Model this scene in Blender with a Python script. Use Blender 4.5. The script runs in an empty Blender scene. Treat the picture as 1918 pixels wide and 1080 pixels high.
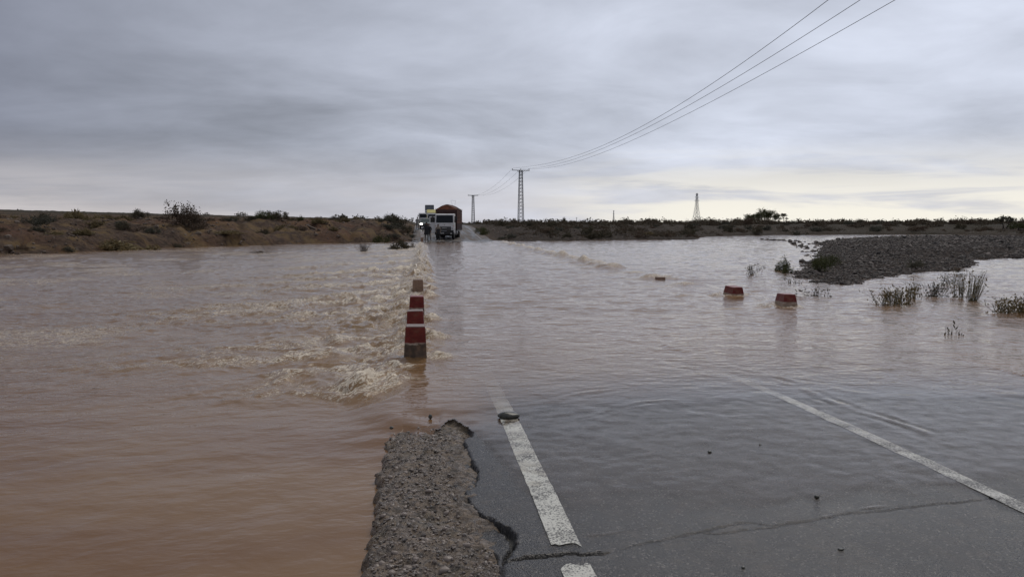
import bpy, bmesh, math, random
import numpy as np
from mathutils import Vector, Matrix

random.seed(7)
RS = np.random.RandomState(11)
R = math.radians
scene = bpy.context.scene
COL = scene.collection

# ------------------------------------------------------------------ camera
F_PX, PW, PH = 1450.0, 1918.0, 1080.0
CAM_Z, YAW, PITCH = 1.65, math.atan(167 / 1450), math.atan(119 / 1450)
cam_d = bpy.data.cameras.new('camera')
cam_d.sensor_width = 36.0
cam_d.lens = 36.0 * F_PX / PW
cam_d.clip_start, cam_d.clip_end = 0.05, 20000
cam = bpy.data.objects.new('camera', cam_d)
COL.objects.link(cam)
cam.location = (0, 0, CAM_Z)
cam.rotation_euler = (math.pi / 2 - PITCH, 0, -YAW)
scene.camera = cam

# ------------------------------------------------------------------ view
scene.view_settings.view_transform = 'Standard'
scene.view_settings.look = 'None'
scene.view_settings.exposure = 0.0
scene.view_settings.gamma = 1.0
scene.view_settings.use_curve_mapping = False
scene.render.engine = 'CYCLES'
scene.cycles.max_bounces = 6
scene.cycles.transparent_max_bounces = 12

# the sun stands behind the cloud deck, over the right-hand bank
SUN_AZ, SUN_EL = R(31), R(54)          # azimuth from +Y towards +X


class NT:
    """small node-tree writer"""
    def __init__(self, tree):
        self.t = tree
        tree.nodes.clear()

    def n(self, typ, **kw):
        nd = self.t.nodes.new(typ)
        for k, v in kw.items():
            setattr(nd, k, v)
        return nd

    def link(self, a, b):
        self.t.links.new(a, b)

    def put(self, sock, v):
        if hasattr(v, 'is_output') or isinstance(v, bpy.types.NodeSocket):
            self.t.links.new(v, sock)
        elif isinstance(v, (tuple, list)):
            v = tuple(v)
            if len(sock.default_value) == 4 and len(v) == 3:
                v = v + (1.0,)
            sock.default_value = v
        else:
            sock.default_value = v

    def math(self, op, a, b=0.0, c=0.0, clamp=False):
        m = self.n('ShaderNodeMath', operation=op, use_clamp=clamp)
        self.put(m.inputs[0], a)
        self.put(m.inputs[1], b)
        self.put(m.inputs[2], c)
        return m.outputs[0]

    def vmath(self, op, a, b=(0, 0, 0)):
        m = self.n('ShaderNodeVectorMath', operation=op)
        self.put(m.inputs[0], a)
        self.put(m.inputs[1], b)
        return m.outputs['Value'] if op in ('DOT_PRODUCT', 'LENGTH') else m.outputs[0]

    def mix(self, f, a, b, typ='RGBA', blend='MIX'):
        m = self.n('ShaderNodeMix', data_type=typ, clamp_factor=True)
        if typ == 'RGBA':
            m.blend_type = blend
        i = {'RGBA': (6, 7, 2), 'FLOAT': (2, 3, 0)}[typ]
        self.put(m.inputs[0], f)
        self.put(m.inputs[i[0]], a)
        self.put(m.inputs[i[1]], b)
        return m.outputs[i[2]]

    def ramp(self, v, lo, hi, a=0.0, b=1.0, smooth=True):
        m = self.n('ShaderNodeMapRange', interpolation_type='SMOOTHSTEP' if smooth else 'LINEAR')
        for s, x in zip(m.inputs[:5], (v, lo, hi, a, b)):
            self.put(s, x)
        return m.outputs[0]

    def noise(self, vec, scale, detail=3.0, rough=0.5, dist=0.0):
        m = self.n('ShaderNodeTexNoise')
        self.put(m.inputs['Vector'], vec)
        m.inputs['Scale'].default_value = scale
        m.inputs['Detail'].default_value = detail
        m.inputs['Roughness'].default_value = rough
        m.inputs['Distortion'].default_value = dist
        return m.outputs[0]

    def voro(self, vec, scale, feature='F1', out=0):
        m = self.n('ShaderNodeTexVoronoi', feature=feature)
        self.put(m.inputs['Vector'], vec)
        m.inputs['Scale'].default_value = scale
        return m.outputs[out]

    def mapping(self, vec, scale=(1, 1, 1), rot=(0, 0, 0)):
        m = self.n('ShaderNodeMapping')
        self.put(m.inputs[0], vec)
        m.inputs['Scale'].default_value = scale
        m.inputs['Rotation'].default_value = rot
        return m.outputs[0]

    def attr(self, name, out='Fac'):
        return self.n('ShaderNodeAttribute', attribute_name=name).outputs[out]

    def bump(self, h, strength=0.5, dist=0.02, normal=None):
        b = self.n('ShaderNodeBump')
        b.inputs['Strength'].default_value = strength
        b.inputs['Distance'].default_value = dist
        self.put(b.inputs['Height'], h)
        if normal is not None:
            self.put(b.inputs['Normal'], normal)
        return b.outputs[0]


# ------------------------------------------------------------------ world: Nishita under a broken grey overcast
world = bpy.data.worlds.new('World')
scene.world = world
world.use_nodes = True
w = NT(world.node_tree)
tc = w.n('ShaderNodeTexCoord').outputs['Generated']
sep = w.n('ShaderNodeSeparateXYZ')
w.put(sep.inputs[0], tc)
dx, dy, dz = sep.outputs
sky = w.n('ShaderNodeTexSky', sky_type='NISHITA')
sky.sun_disc = False
sky.sun_elevation = SUN_EL
sky.sun_rotation = SUN_AZ
el = w.math('MAXIMUM', dz, 0.0)
hl = w.math('SQRT', w.math('ADD', w.math('MULTIPLY', dx, dx), w.math('MULTIPLY', dy, dy)))
hl = w.math('MAXIMUM', hl, 1e-4)
sdot = w.math('DIVIDE', w.math('ADD', w.math('MULTIPLY', dx, math.sin(SUN_AZ)), w.math('MULTIPLY', dy, math.cos(SUN_AZ))), hl)
# cloud-deck coordinates: the layer seen in perspective
k = w.math('ADD', el, 0.16)
comb = w.n('ShaderNodeCombineXYZ')
w.put(comb.inputs[0], w.math('DIVIDE', dx, k))
w.put(comb.inputs[1], w.math('DIVIDE', dy, k))
deck = comb.outputs[0]
n1 = w.noise(w.mapping(deck, (0.42, 0.52, 1), (0, 0, R(28))), 1.0, 6, 0.52, 0.45)
n2 = w.noise(w.mapping(deck, (1.0, 1.25, 1), (0, 0, R(34))), 1.3, 8, 0.58, 0.4)
nn = w.math('ADD', w.math('MULTIPLY', n1, 0.70), w.math('MULTIPLY', n2, 0.30))
band = w.noise(w.mapping(tc, (2.2, 2.2, 24)), 1.5, 5, 0.55, 0.3)
side = w.ramp(sdot, 0.50, 0.97, 0, 1, smooth=False)         # 0 away from the sun, 1 towards it
zen = w.ramp(el, 0.40, 0.95, 0, 1)
base = w.mix(side, (0.205, 0.219, 0.275), (0.620, 0.660, 0.768))
base = w.mix(zen, base, (0.40, 0.415, 0.46))
shade = w.ramp(nn, 0.36, 0.64, 0.60, 1.26, smooth=False)
mulv = w.n('ShaderNodeVectorMath', operation='SCALE')
w.put(mulv.inputs[0], base)
w.put(mulv.inputs[3], shade)
cloud = mulv.outputs[0]
# clear pale strip low over the land, widest towards the sun
low = w.math('SUBTRACT', 1.0, w.ramp(el, 0.01, 0.11, 0, 1))
lowb = w.math('MULTIPLY', low, w.ramp(band, 0.40, 0.56, 0.12, 1.0))
glow_amt = w.math('MULTIPLY', lowb, w.ramp(sdot, 0.90, 0.99, 0.0, 1.0))
pale_amt = w.math('MULTIPLY', low, w.ramp(sdot, 0.45, 0.85, 1.0, 0.55))
cloud = w.mix(w.math('MULTIPLY', pale_amt, w.ramp(band, 0.36, 0.60, 0.55, 1.0)), cloud, (0.62, 0.585, 0.59))
cloud = w.mix(glow_amt, cloud, (0.94, 0.905, 0.81))
# the sky strength is 0.1, so the layer's radiance is scaled by 10 here
sc10 = w.n('ShaderNodeVectorMath', operation='SCALE')
w.put(sc10.inputs[0], cloud)
sc10.inputs[3].default_value = 10.0
final = w.mix(0.965, sky.outputs[0], sc10.outputs[0])
bg = w.n('ShaderNodeBackground')
w.put(bg.inputs[0], final)
bg.inputs[1].default_value = 0.1
wo = w.n('ShaderNodeOutputWorld')
w.link(bg.outputs[0], wo.inputs[0])

sun_d = bpy.data.lights.new('sun', 'SUN')
sun_d.energy = 1.0
sun_d.angle = R(30)
sun_d.color = (1.0, 0.94, 0.85)
sun = bpy.data.objects.new('sun', sun_d)
COL.objects.link(sun)
sd = Vector((math.sin(SUN_AZ) * math.cos(SUN_EL), math.cos(SUN_AZ) * math.cos(SUN_EL), math.sin(SUN_EL)))
sun.rotation_euler = sd.to_track_quat('Z', 'Y').to_euler()
sun.location = (30, 60, 40)

# ------------------------------------------------------------------ survey helpers
fw = Vector((math.sin(YAW) * math.cos(PITCH), math.cos(YAW) * math.cos(PITCH), -math.sin(PITCH)))
rt = Vector((math.cos(YAW), -math.sin(YAW), 0))
up = rt.cross(fw)


def ray(px, py):
    return fw + rt * ((px - PW / 2) / F_PX) + up * ((PH / 2 - py) / F_PX)


def at(px, py, z=0.0):
    """point of the plane z seen at a pixel of the photograph"""
    d = ray(px, py)
    t = (z - CAM_Z) / d.z
    return Vector((0, 0, CAM_Z)) + d * t


def far(px, py, dist):
    """point at a depth along the view axis"""
    return Vector((0, 0, CAM_Z)) + ray(px, py) * dist


# numpy noise -----------------------------------------------------------
_perm = RS.permutation(4096)
_grad = RS.rand(4096) * 2 * np.pi
_gx, _gy = np.cos(_grad), np.sin(_grad)


def perlin(x, y, seed=0):
    x = np.asarray(x, float)
    y = np.asarray(y, float)
    xi, yi = np.floor(x).astype(np.int64), np.floor(y).astype(np.int64)
    xf, yf = x - xi, y - yi

    def g(ix, iy):
        h = _perm[(_perm[(ix + seed * 71) & 4095] + iy) & 4095]
        return _gx[h], _gy[h]
    u = xf * xf * xf * (xf * (xf * 6 - 15) + 10)
    v = yf * yf * yf * (yf * (yf * 6 - 15) + 10)
    a = g(xi, yi)
    b = g(xi + 1, yi)
    c = g(xi, yi + 1)
    d = g(xi + 1, yi + 1)
    na = a[0] * xf + a[1] * yf
    nb = b[0] * (xf - 1) + b[1] * yf
    nc = c[0] * xf + c[1] * (yf - 1)
    nd = d[0] * (xf - 1) + d[1] * (yf - 1)
    return ((na + u * (nb - na)) + v * ((nc + u * (nd - nc)) - (na + u * (nb - na)))) * 1.5


def fbm(x, y, oct=4, seed=0, gain=0.5):
    s, a = 0, 1.0
    for i in range(oct):
        s = s + a * perlin(x * 2 ** i + 13.7 * i, y * 2 ** i - 7.1 * i, seed + i)
        a *= gain
    return s


def sstep(a, b, x):
    t = np.clip((np.asarray(x, float) - a) / (b - a), 0, 1)
    return t * t * (3 - 2 * t)


def seg_dist(x, y, pts):
    """distance of points to a polyline, and the running length along it"""
    best = np.full(np.shape(x), 1e9)
    run = np.zeros(np.shape(x))
    acc = 0.0
    for p, q in zip(pts[:-1], pts[1:]):
        vx, vy = q[0] - p[0], q[1] - p[1]
        L2 = vx * vx + vy * vy + 1e-12
        t = np.clip(((x - p[0]) * vx + (y - p[1]) * vy) / L2, 0, 1)
        d = np.hypot(x - p[0] - t * vx, y - p[1] - t * vy)
        m = d < best
        best = np.where(m, d, best)
        run = np.where(m, acc + t * math.sqrt(L2), run)
        acc += math.sqrt(L2)
    return best, run, acc


def inside(x, y, poly):
    c = np.zeros(np.shape(x), bool)
    n = len(poly)
    for i in range(n):
        x1, y1 = poly[i][0], poly[i][1]
        x2, y2 = poly[(i + 1) % n][0], poly[(i + 1) % n][1]
        if y1 == y2:
            continue
        c ^= ((y1 > y) != (y2 > y)) & (x < (x2 - x1) * (y - y1) / (y2 - y1) + x1)
    return c


def signed(x, y, poly):
    d, _, _ = seg_dist(x, y, list(poly) + [poly[0]])
    return np.where(inside(x, y, poly), -d, d)           # negative inside


# ------------------------------------------------------------------ mesh helpers
def link(name, me, mat=None, parent=None):
    o = bpy.data.objects.new(name, me)
    COL.objects.link(o)
    if mat is not None and me is not None and not me.materials:
        for m in (mat if isinstance(mat, (list, tuple)) else [mat]):
            me.materials.append(m)
    if parent is not None:
        o.parent = parent
    return o


def tag(o, label=None, cat=None, group=None, kind=None):
    if label:
        o['label'] = label
    if cat:
        o['category'] = cat
    if group:
        o['group'] = group
    if kind:
        o['kind'] = kind
    return o


def thing(name, label, cat, loc=(0, 0, 0), rz=0.0, group=None, scale=1.0):
    o = bpy.data.objects.new(name, None)
    COL.objects.link(o)
    o.empty_display_size = 0.2
    o.location = loc
    o.rotation_euler = (0, 0, rz)
    o.scale = (scale, scale, scale) if not isinstance(scale, (tuple, list)) else scale
    return tag(o, label, cat, group)


def np_mesh(name, V, F, smooth=True):
    """F: int array (n,3) or (n,4)"""
    V = np.asarray(V, np.float32)
    F = np.asarray(F, np.int32)
    me = bpy.data.meshes.new(name)
    k = F.shape[1]
    me.vertices.add(len(V))
    me.vertices.foreach_set('co', V.ravel())
    me.loops.add(F.size)
    me.loops.foreach_set('vertex_index', F.ravel())
    me.polygons.add(len(F))
    me.polygons.foreach_set('loop_start', np.arange(len(F), dtype=np.int32) * k)
    me.polygons.foreach_set('loop_total', np.full(len(F), k, np.int32))
    me.polygons.foreach_set('use_smooth', np.full(len(F), smooth))
    me.update(calc_edges=True)
    me.validate()
    return me


def grid_faces(nr, nc):
    i = np.arange(nr * nc).reshape(nr, nc)
    return np.stack([i[:-1, :-1].ravel(), i[:-1, 1:].ravel(), i[1:, 1:].ravel(), i[1:, :-1].ravel()], 1)


def set_attr(me, name, vals):
    a = me.attributes.new(name, 'FLOAT', 'POINT')
    a.data.foreach_set('value', np.asarray(vals, np.float32).ravel())


class MB:
    """collects solids; build() links them as one mesh object"""
    def __init__(self):
        self.bm = bmesh.new()

    def box(self, c, s, bevel=0.0, rot=None):
        r = bmesh.ops.create_cube(self.bm, size=1.0)
        vs = r['verts']
        M = Matrix.Translation(c) @ (rot.to_4x4() if rot is not None else Matrix.Identity(4)) @ Matrix.Diagonal((s[0], s[1], s[2], 1))
        bmesh.ops.transform(self.bm, matrix=M, verts=vs)
        if bevel:
            es = {e for v in vs for e in v.link_edges}
            bmesh.ops.bevel(self.bm, geom=list(es), offset=bevel, segments=2, affect='EDGES', profile=0.5)
        return self

    def hexa(self, pts, bevel=0.0):
        """8 corners: bottom 4 (ccw) then top 4"""
        vs = [self.bm.verts.new(p) for p in pts]
        fs = [(3, 2, 1, 0), (4, 5, 6, 7), (0, 1, 5, 4), (1, 2, 6, 5), (2, 3, 7, 6), (3, 0, 4, 7)]
        for f in fs:
            self.bm.faces.new([vs[i] for i in f])
        if bevel:
            es = {e for v in vs for e in v.link_edges}
            bmesh.ops.bevel(self.bm, geom=list(es), offset=bevel, segments=2, affect='EDGES', profile=0.5)
        return self

    def prism(self, prof, x0, x1, bevel=0.0):
        """closed profile of (y, z) pushed from x0 to x1"""
        a = [self.bm.verts.new((x0, y, z)) for y, z in prof]
        b = [self.bm.verts.new((x1, y, z)) for y, z in prof]
        n = len(prof)
        self.bm.faces.new(a)
        self.bm.faces.new(b[::-1])
        for i in range(n):
            self.bm.faces.new((a[i], b[i], b[(i + 1) % n], a[(i + 1) % n]))
        if bevel:
            es = {e for v in a + b for e in v.link_edges}
            bmesh.ops.bevel(self.bm, geom=list(es), offset=bevel, segments=2, affect='EDGES', profile=0.5)
        return self

    def cyl(self, c, r, h, axis='Z', seg=20, r2=None):
        M = Matrix.Translation(c)
        if axis == 'X':
            M = M @ Matrix.Rotation(math.pi / 2, 4, 'Y')
        elif axis == 'Y':
            M = M @ Matrix.Rotation(-math.pi / 2, 4, 'X')
        bmesh.ops.create_cone(self.bm, cap_ends=True, segments=seg, radius1=r, radius2=r if r2 is None else r2, depth=h, matrix=M)
        return self

    def bar(self, p, q, t, t2=None, seg=4):
        p, q = Vector(p), Vector(q)
        d = q - p
        M = Matrix.Translation((p + q) / 2) @ d.to_track_quat('Z', 'Y').to_matrix().to_4x4()
        bmesh.ops.create_cone(self.bm, cap_ends=True, segments=seg, radius1=t, radius2=t if t2 is None else t2, depth=d.length, matrix=M)
        return self

    def ring(self, c, R0, r0, axis='X', seg=24, sec=8):
        vs = []
        for i in range(seg):
            a = 2 * math.pi * i / seg
            row = []
            for j in range(sec):
                b = 2 * math.pi * j / sec
                rr = R0 + r0 * math.cos(b)
                p = (r0 * 1.25 * math.sin(b), rr * math.cos(a), rr * math.sin(a))
                row.append(self.bm.verts.new((c[0] + p[0], c[1] + p[1], c[2] + p[2])))
            vs.append(row)
        for i in range(seg):
            for j in range(sec):
                self.bm.faces.new((vs[i][j], vs[(i + 1) % seg][j], vs[(i + 1) % seg][(j + 1) % sec], vs[i][(j + 1) % sec]))
        return self

    def ico(self, c, s, sub=1, jit=0.0, seed=0):
        r = bmesh.ops.create_icosphere(self.bm, subdivisions=sub, radius=1.0)
        rn = random.Random(seed)
        for v in r['verts']:
            k = 1 + rn.uniform(-jit, jit)
            v.co = Vector((c[0] + v.co.x * s[0] * k, c[1] + v.co.y * s[1] * k, c[2] + v.co.z * s[2] * k))
        return self

    def mesh(self, name, smooth=False):
        me = bpy.data.meshes.new(name)
        bmesh.ops.recalc_face_normals(self.bm, faces=self.bm.faces)
        self.bm.to_mesh(me)
        self.bm.free()
        if smooth:
            me.polygons.foreach_set('use_smooth', [True] * len(me.polygons))
        return me

    def build(self, name, mat, parent=None, smooth=False):
        return link(name, self.mesh(name, smooth), mat, parent)


# ------------------------------------------------------------------ materials
def material(name):
    m = bpy.data.materials.new(name)
    m.use_nodes = True
    t = NT(m.node_tree)
    out = t.n('ShaderNodeOutputMaterial')
    return m, t, out


def principled(t, out, color, rough=0.6, metal=0.0, normal=None, spec=0.5, coat=0.0):
    p = t.n('ShaderNodeBsdfPrincipled')
    t.put(p.inputs['Base Color'], color)
    t.put(p.inputs['Roughness'], rough)
    t.put(p.inputs['Metallic'], metal)
    t.put(p.inputs['Specular IOR Level'], spec)
    t.put(p.inputs['Coat Weight'], coat)
    if normal is not None:
        t.put(p.inputs['Normal'], normal)
    t.link(p.outputs[0], out.inputs[0])
    return p


def objco(t):
    return t.n('ShaderNodeTexCoord').outputs['Object']


def worldpos(t):
    return t.n('ShaderNodeNewGeometry').outputs['Position']


def simple(name, color, rough=0.5, metal=0.0, var=0.18, scale=6.0, dirt=None, dirt_amt=0.0, bump=0.0, spec=0.5):
    m, t, out = material(name)
    co = objco(t)
    n = t.noise(co, scale, 4, 0.6)
    c = t.mix(t.ramp(n, 0.3, 0.7), tuple(x * (1 - var) for x in color), tuple(min(1, x * (1 + var)) for x in color))
    if dirt:
        n2 = t.noise(co, scale * 0.45, 5, 0.65, 0.6)
        c = t.mix(t.math('MULTIPLY', t.ramp(n2, 0.42, 0.68), dirt_amt), c, dirt)
    nm = t.bump(n, bump, 0.02) if bump else None
    principled(t, out, c, t.ramp(n, 0.2, 0.8, rough * 0.85, min(1, rough * 1.15)), metal, nm, spec)
    return m


def mat_water():
    m, t, out = material('muddy_water')
    pos = worldpos(t)
    depth, foam, turb, calm = t.attr('depth'), t.attr('foam'), t.attr('turb'), t.attr('calm')
    # flow-aligned coordinates
    fl = t.mapping(pos, (1.0, 1.0, 1.0), (0, 0, R(-43)))
    silt = t.noise(t.mapping(pos, (0.5, 1.2, 1), (0, 0, R(-30))), 0.55, 4, 0.6, 0.6)
    col = t.mix(t.ramp(silt, 0.32, 0.68), (0.196, 0.103, 0.045), (0.250, 0.148, 0.073))
    col = t.mix(t.math('MULTIPLY', turb, 0.72), col, (0.37, 0.252, 0.128))
    # foam: torn strings drawn out along the flow, broken up finely
    f1 = t.noise(t.mapping(fl, (0.8, 2.2, 1)), 3.6, 6, 0.66, 1.6)
    f2 = t.noise(t.mapping(fl, (0.7, 1.4, 1)), 13.0, 4, 0.65, 1.0)
    str1 = t.math('SUBTRACT', 1.0, t.math('MULTIPLY', t.math('ABSOLUTE', t.math('SUBTRACT', f1, 0.5)), 12.0), clamp=True)
    str2 = t.math('SUBTRACT', 1.0, t.math('MULTIPLY', t.math('ABSOLUTE', t.math('SUBTRACT', f2, 0.5)), 8.0), clamp=True)
    ff = t.math('ADD', t.math('MULTIPLY', str1, 0.62), t.math('MULTIPLY', str2, 0.5))
    thr = t.math('SUBTRACT', 1.06, foam)
    fm = t.math('MULTIPLY', t.ramp(ff, thr, t.math('ADD', thr, 0.16)), t.ramp(foam, 0.02, 0.25))
    col = t.mix(t.math('MULTIPLY', fm, 0.9), col, (0.82, 0.725, 0.585))
    # ripples
    r1 = t.noise(t.mapping(pos, (0.75, 1.0, 1), (0, 0, R(-20))), 2.6, 3, 0.55, 0.3)
    r2 = t.noise(t.mapping(pos, (0.6, 1.0, 1), (0, 0, R(12))), 8.0, 3, 0.55, 0.2)
    r3 = t.noise(t.mapping(pos, (0.45, 1.0, 1), (0, 0, R(24))), 26.0, 2, 0.5, 0.0)
    h = t.math('ADD', t.math('MULTIPLY', r1, 0.075), t.math('MULTIPLY', r2, 0.034))
    h = t.math('MULTIPLY', h, calm)
    h = t.math('ADD', h, t.math('MULTIPLY', t.math('MULTIPLY', r3, 0.0060), calm))
    h = t.math('ADD', h, t.math('MULTIPLY', t.math('ADD', t.math('MULTIPLY', f2, 0.028), t.math('MULTIPLY', t.noise(fl, 34.0, 3, 0.6), 0.010)), turb))
    h = t.math('ADD', h, t.math('MULTIPLY', fm, 0.008))
    nm = t.bump(h, 0.62, 1.0)
    dif = t.n('ShaderNodeBsdfDiffuse')
    t.put(dif.inputs[0], col)
    t.put(dif.inputs[2], nm)
    tr = t.n('ShaderNodeBsdfTransparent')
    mx = t.n('ShaderNodeMixShader')
    t.put(mx.inputs[0], t.math('MAXIMUM', depth, fm))
    t.link(tr.outputs[0], mx.inputs[1])
    t.link(dif.outputs[0], mx.inputs[2])
    gl = t.n('ShaderNodeBsdfGlossy')
    gl.inputs['Color'].default_value = (1, 1, 1, 1)
    t.put(gl.inputs['Roughness'], t.math('ADD', 0.09, t.math('ADD', t.math('MULTIPLY', turb, 0.12), t.math('MULTIPLY', fm, 0.5))))
    t.put(gl.inputs['Normal'], nm)
    fr = t.n('ShaderNodeFresnel')
    fr.inputs[0].default_value = 1.33
    t.put(fr.inputs['Normal'], nm)
    mx2 = t.n('ShaderNodeMixShader')
    t.put(mx2.inputs[0], t.math('MULTIPLY', t.math('MULTIPLY', fr.outputs[0], t.ramp(depth, 0.0, 0.16)), t.math('SUBTRACT', 1.0, t.math('MULTIPLY', fm, 0.8))))
    t.link(mx.outputs[0], mx2.inputs[1])
    t.link(gl.outputs[0], mx2.inputs[2])
    t.link(mx2.outputs[0], out.inputs[0])
    return m


def mat_asphalt():
    m, t, out = material('wet_asphalt')
    pos = worldpos(t)
    agg = t.voro(pos, 95.0)
    fine = t.noise(pos, 190.0, 2, 0.6)
    blot = t.noise(pos, 1.3, 5, 0.6, 0.5)
    blot2 = t.noise(pos, 7.0, 4, 0.6)
    c = t.mix(t.ramp(blot, 0.3, 0.7), (0.014, 0.013, 0.0135), (0.031, 0.028, 0.027))
    c = t.mix(t.ramp(t.voro(pos, 95.0, out=1), 0.74, 0.92), c, (0.135, 0.124, 0.114))
    c = t.mix(t.math('MULTIPLY', t.ramp(blot2, 0.50, 0.75), 0.45), c, (0.085, 0.066, 0.050))
    sp = t.n('ShaderNodeSeparateXYZ')
    t.put(sp.inputs[0], pos)
    away = t.ramp(sp.outputs[1], 74, 82)
    mud = t.noise(t.mapping(pos, (2.6, 0.07, 1)), 1.0, 5, 0.7)
    c = t.mix(t.math('MULTIPLY', away, t.ramp(mud, 0.40, 0.62)), c, (0.150, 0.118, 0.095))
    trk = t.noise(t.mapping(pos, (3.2, 0.22, 1)), 1.0, 3, 0.5)
    c = t.mix(t.math('MULTIPLY', t.ramp(trk, 0.50, 0.68), 0.40), c, (0.070, 0.058, 0.048))
    dark = t.attr('crack')
    c = t.mix(dark, c, (0.012, 0.011, 0.010))
    h = t.math('ADD', t.math('MULTIPLY', agg, -0.0045), t.math('MULTIPLY', fine, 0.003))
    h = t.math('ADD', h, t.math('MULTIPLY', blot2, 0.006))
    nm = t.bump(h, 0.62, 1.0)
    rg = t.mix(t.ramp(blot, 0.35, 0.65), 0.12, 0.30, typ='FLOAT')
    rg = t.math('ADD', rg, t.math('MULTIPLY', dark, 0.4))
    rg = t.math('ADD', rg, t.math('MULTIPLY', away, t.ramp(mud, 0.38, 0.6, 0.10, 0.5)))
    p = principled(t, out, c, rg, 0.0, nm, 0.26)
    return m


def mat_paint(name='worn_white_road_paint', lo=0.40, hi=0.54, col=(0.66, 0.65, 0.58)):
    m, t, out = material(name)
    pos = worldpos(t)
    sp = t.noise(pos, 75.0, 4, 0.75)
    big = t.noise(pos, 5.0, 4, 0.6)
    wear = t.ramp(t.math('ADD', sp, t.math('MULTIPLY', t.math('SUBTRACT', big, 0.5), 0.55)), lo, hi)
    c = t.mix(wear, (0.060, 0.056, 0.053), col)
    h = t.math('MULTIPLY', sp, 0.004)
    principled(t, out, c, 0.42, 0.0, t.bump(h, 0.7, 1.0), 0.4)
    return m


def mat_shoulder():
    m, t, out = material('crumbled_gravel_concrete')
    pos = worldpos(t)
    v = t.voro(pos, 34.0)
    vc = t.voro(pos, 34.0, out=1)
    n = t.noise(pos, 12.0, 6, 0.7, 0.4)
    n2 = t.noise(pos, 2.2, 4, 0.6)
    c = t.mix(t.ramp(n, 0.3, 0.7), (0.070, 0.052, 0.037), (0.290, 0.215, 0.150))
    c = t.mix(t.math('MULTIPLY', t.ramp(vc, 0.45, 0.9), 0.5), c, (0.23, 0.20, 0.18))
    c = t.mix(t.math('MULTIPLY', t.ramp(n2, 0.5, 0.75), 0.5), c, (0.105, 0.088, 0.048))
    lumps = t.noise(pos, 21.0, 5, 0.7, 0.8)
    c = t.mix(t.math('MULTIPLY', t.ramp(lumps, 0.50, 0.36), 0.75), c, (0.022, 0.018, 0.015))
    h = t.math('ADD', t.math('MULTIPLY', v, -0.010), t.math('ADD', t.math('MULTIPLY', n, 0.035), t.math('MULTIPLY', lumps, 0.03)))
    principled(t, out, c, t.ramp(t.noise(pos, 5.0, 4, 0.6), 0.35, 0.65, 0.14, 0.55), 0.0, t.bump(h, 0.9, 1.0), 0.5)
    return m


def mat_ground():
    m, t, out = material('bank_earth')
    pos = worldpos(t)
    n = t.noise(pos, 0.45, 6, 0.62, 0.6)
    n2 = t.noise(pos, 2.8, 6, 0.7, 0.3)
    n3 = t.noise(pos, 0.16, 4, 0.55)
    v = t.voro(pos, 3.2, out=1)
    c = t.mix(t.ramp(n2, 0.3, 0.7), (0.040, 0.026, 0.019), (0.135, 0.088, 0.060))
    c = t.mix(t.math('MULTIPLY', t.ramp(n, 0.47, 0.62), 0.80), c, (0.205, 0.135, 0.062))     # dry grass
    c = t.mix(t.math('MULTIPLY', t.ramp(n3, 0.48, 0.66), 0.60), c, (0.150, 0.072, 0.040))     # red earth
    c = t.mix(t.math('MULTIPLY', t.ramp(v, 0.86, 0.97), 0.5), c, (0.19, 0.16, 0.135))        # pale stones
    sx = t.n('ShaderNodeSeparateXYZ')
    t.put(sx.inputs[0], pos)
    loam = t.mix(t.ramp(n2, 0.3, 0.7), (0.028, 0.021, 0.017), (0.088, 0.066, 0.050))
    c = t.mix(t.ramp(sx.outputs[0], 5.0, 10.0), c, loam)
    dist = t.vmath('LENGTH', pos)
    plain = t.mix(t.ramp(t.noise(pos, 0.06, 5, 0.6), 0.35, 0.65), (0.040, 0.036, 0.022), (0.072, 0.056, 0.038))
    c = t.mix(t.ramp(dist, 90, 190), c, plain)
    h = t.math('ADD', t.math('MULTIPLY', n2, 0.38), t.math('MULTIPLY', t.noise(pos, 11.0, 4, 0.7), 0.10))
    principled(t, out, c, 0.9, 0.0, t.bump(h, 0.85, 1.0), 0.2)
    return m


def mat_stone(name, dark, light, rough=0.55, scale=5.0, pw=1.0):
    m, t, out = material(name)
    geo = t.n('ShaderNodeNewGeometry')
    rnd = geo.outputs['Random Per Island']
    n = t.noise(geo.outputs['Position'], scale, 4, 0.6)
    c = t.mix(t.math('ADD', t.math('MULTIPLY', t.math('POWER', rnd, pw), 0.78), t.math('MULTIPLY', n, 0.22)), dark, light)
    principled(t, out, c, rough, 0.0, t.bump(n, 0.4, 0.02), 0.4)
    return m


def mat_leaf(name, a, b, rough=0.7):
    m, t, out = material(name)
    geo = t.n('ShaderNodeNewGeometry')
    oi = t.n('ShaderNodeObjectInfo')
    f = t.math('ADD', t.math('MULTIPLY', geo.outputs['Random Per Island'], 0.6), t.math('MULTIPLY', oi.outputs['Random'], 0.45))
    c = t.mix(f, a, b)
    p = principled(t, out, c, rough, 0.0, None, 0.25)
    d = t.n('ShaderNodeBsdfTranslucent')
    t.put(d.inputs[0], c)
    mx = t.n('ShaderNodeMixShader')
    mx.inputs[0].default_value = 0.25
    t.link(p.outputs[0], mx.inputs[1])
    t.link(d.outputs[0], mx.inputs[2])
    t.link(mx.outputs[0], out.inputs[0])
    return m


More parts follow.
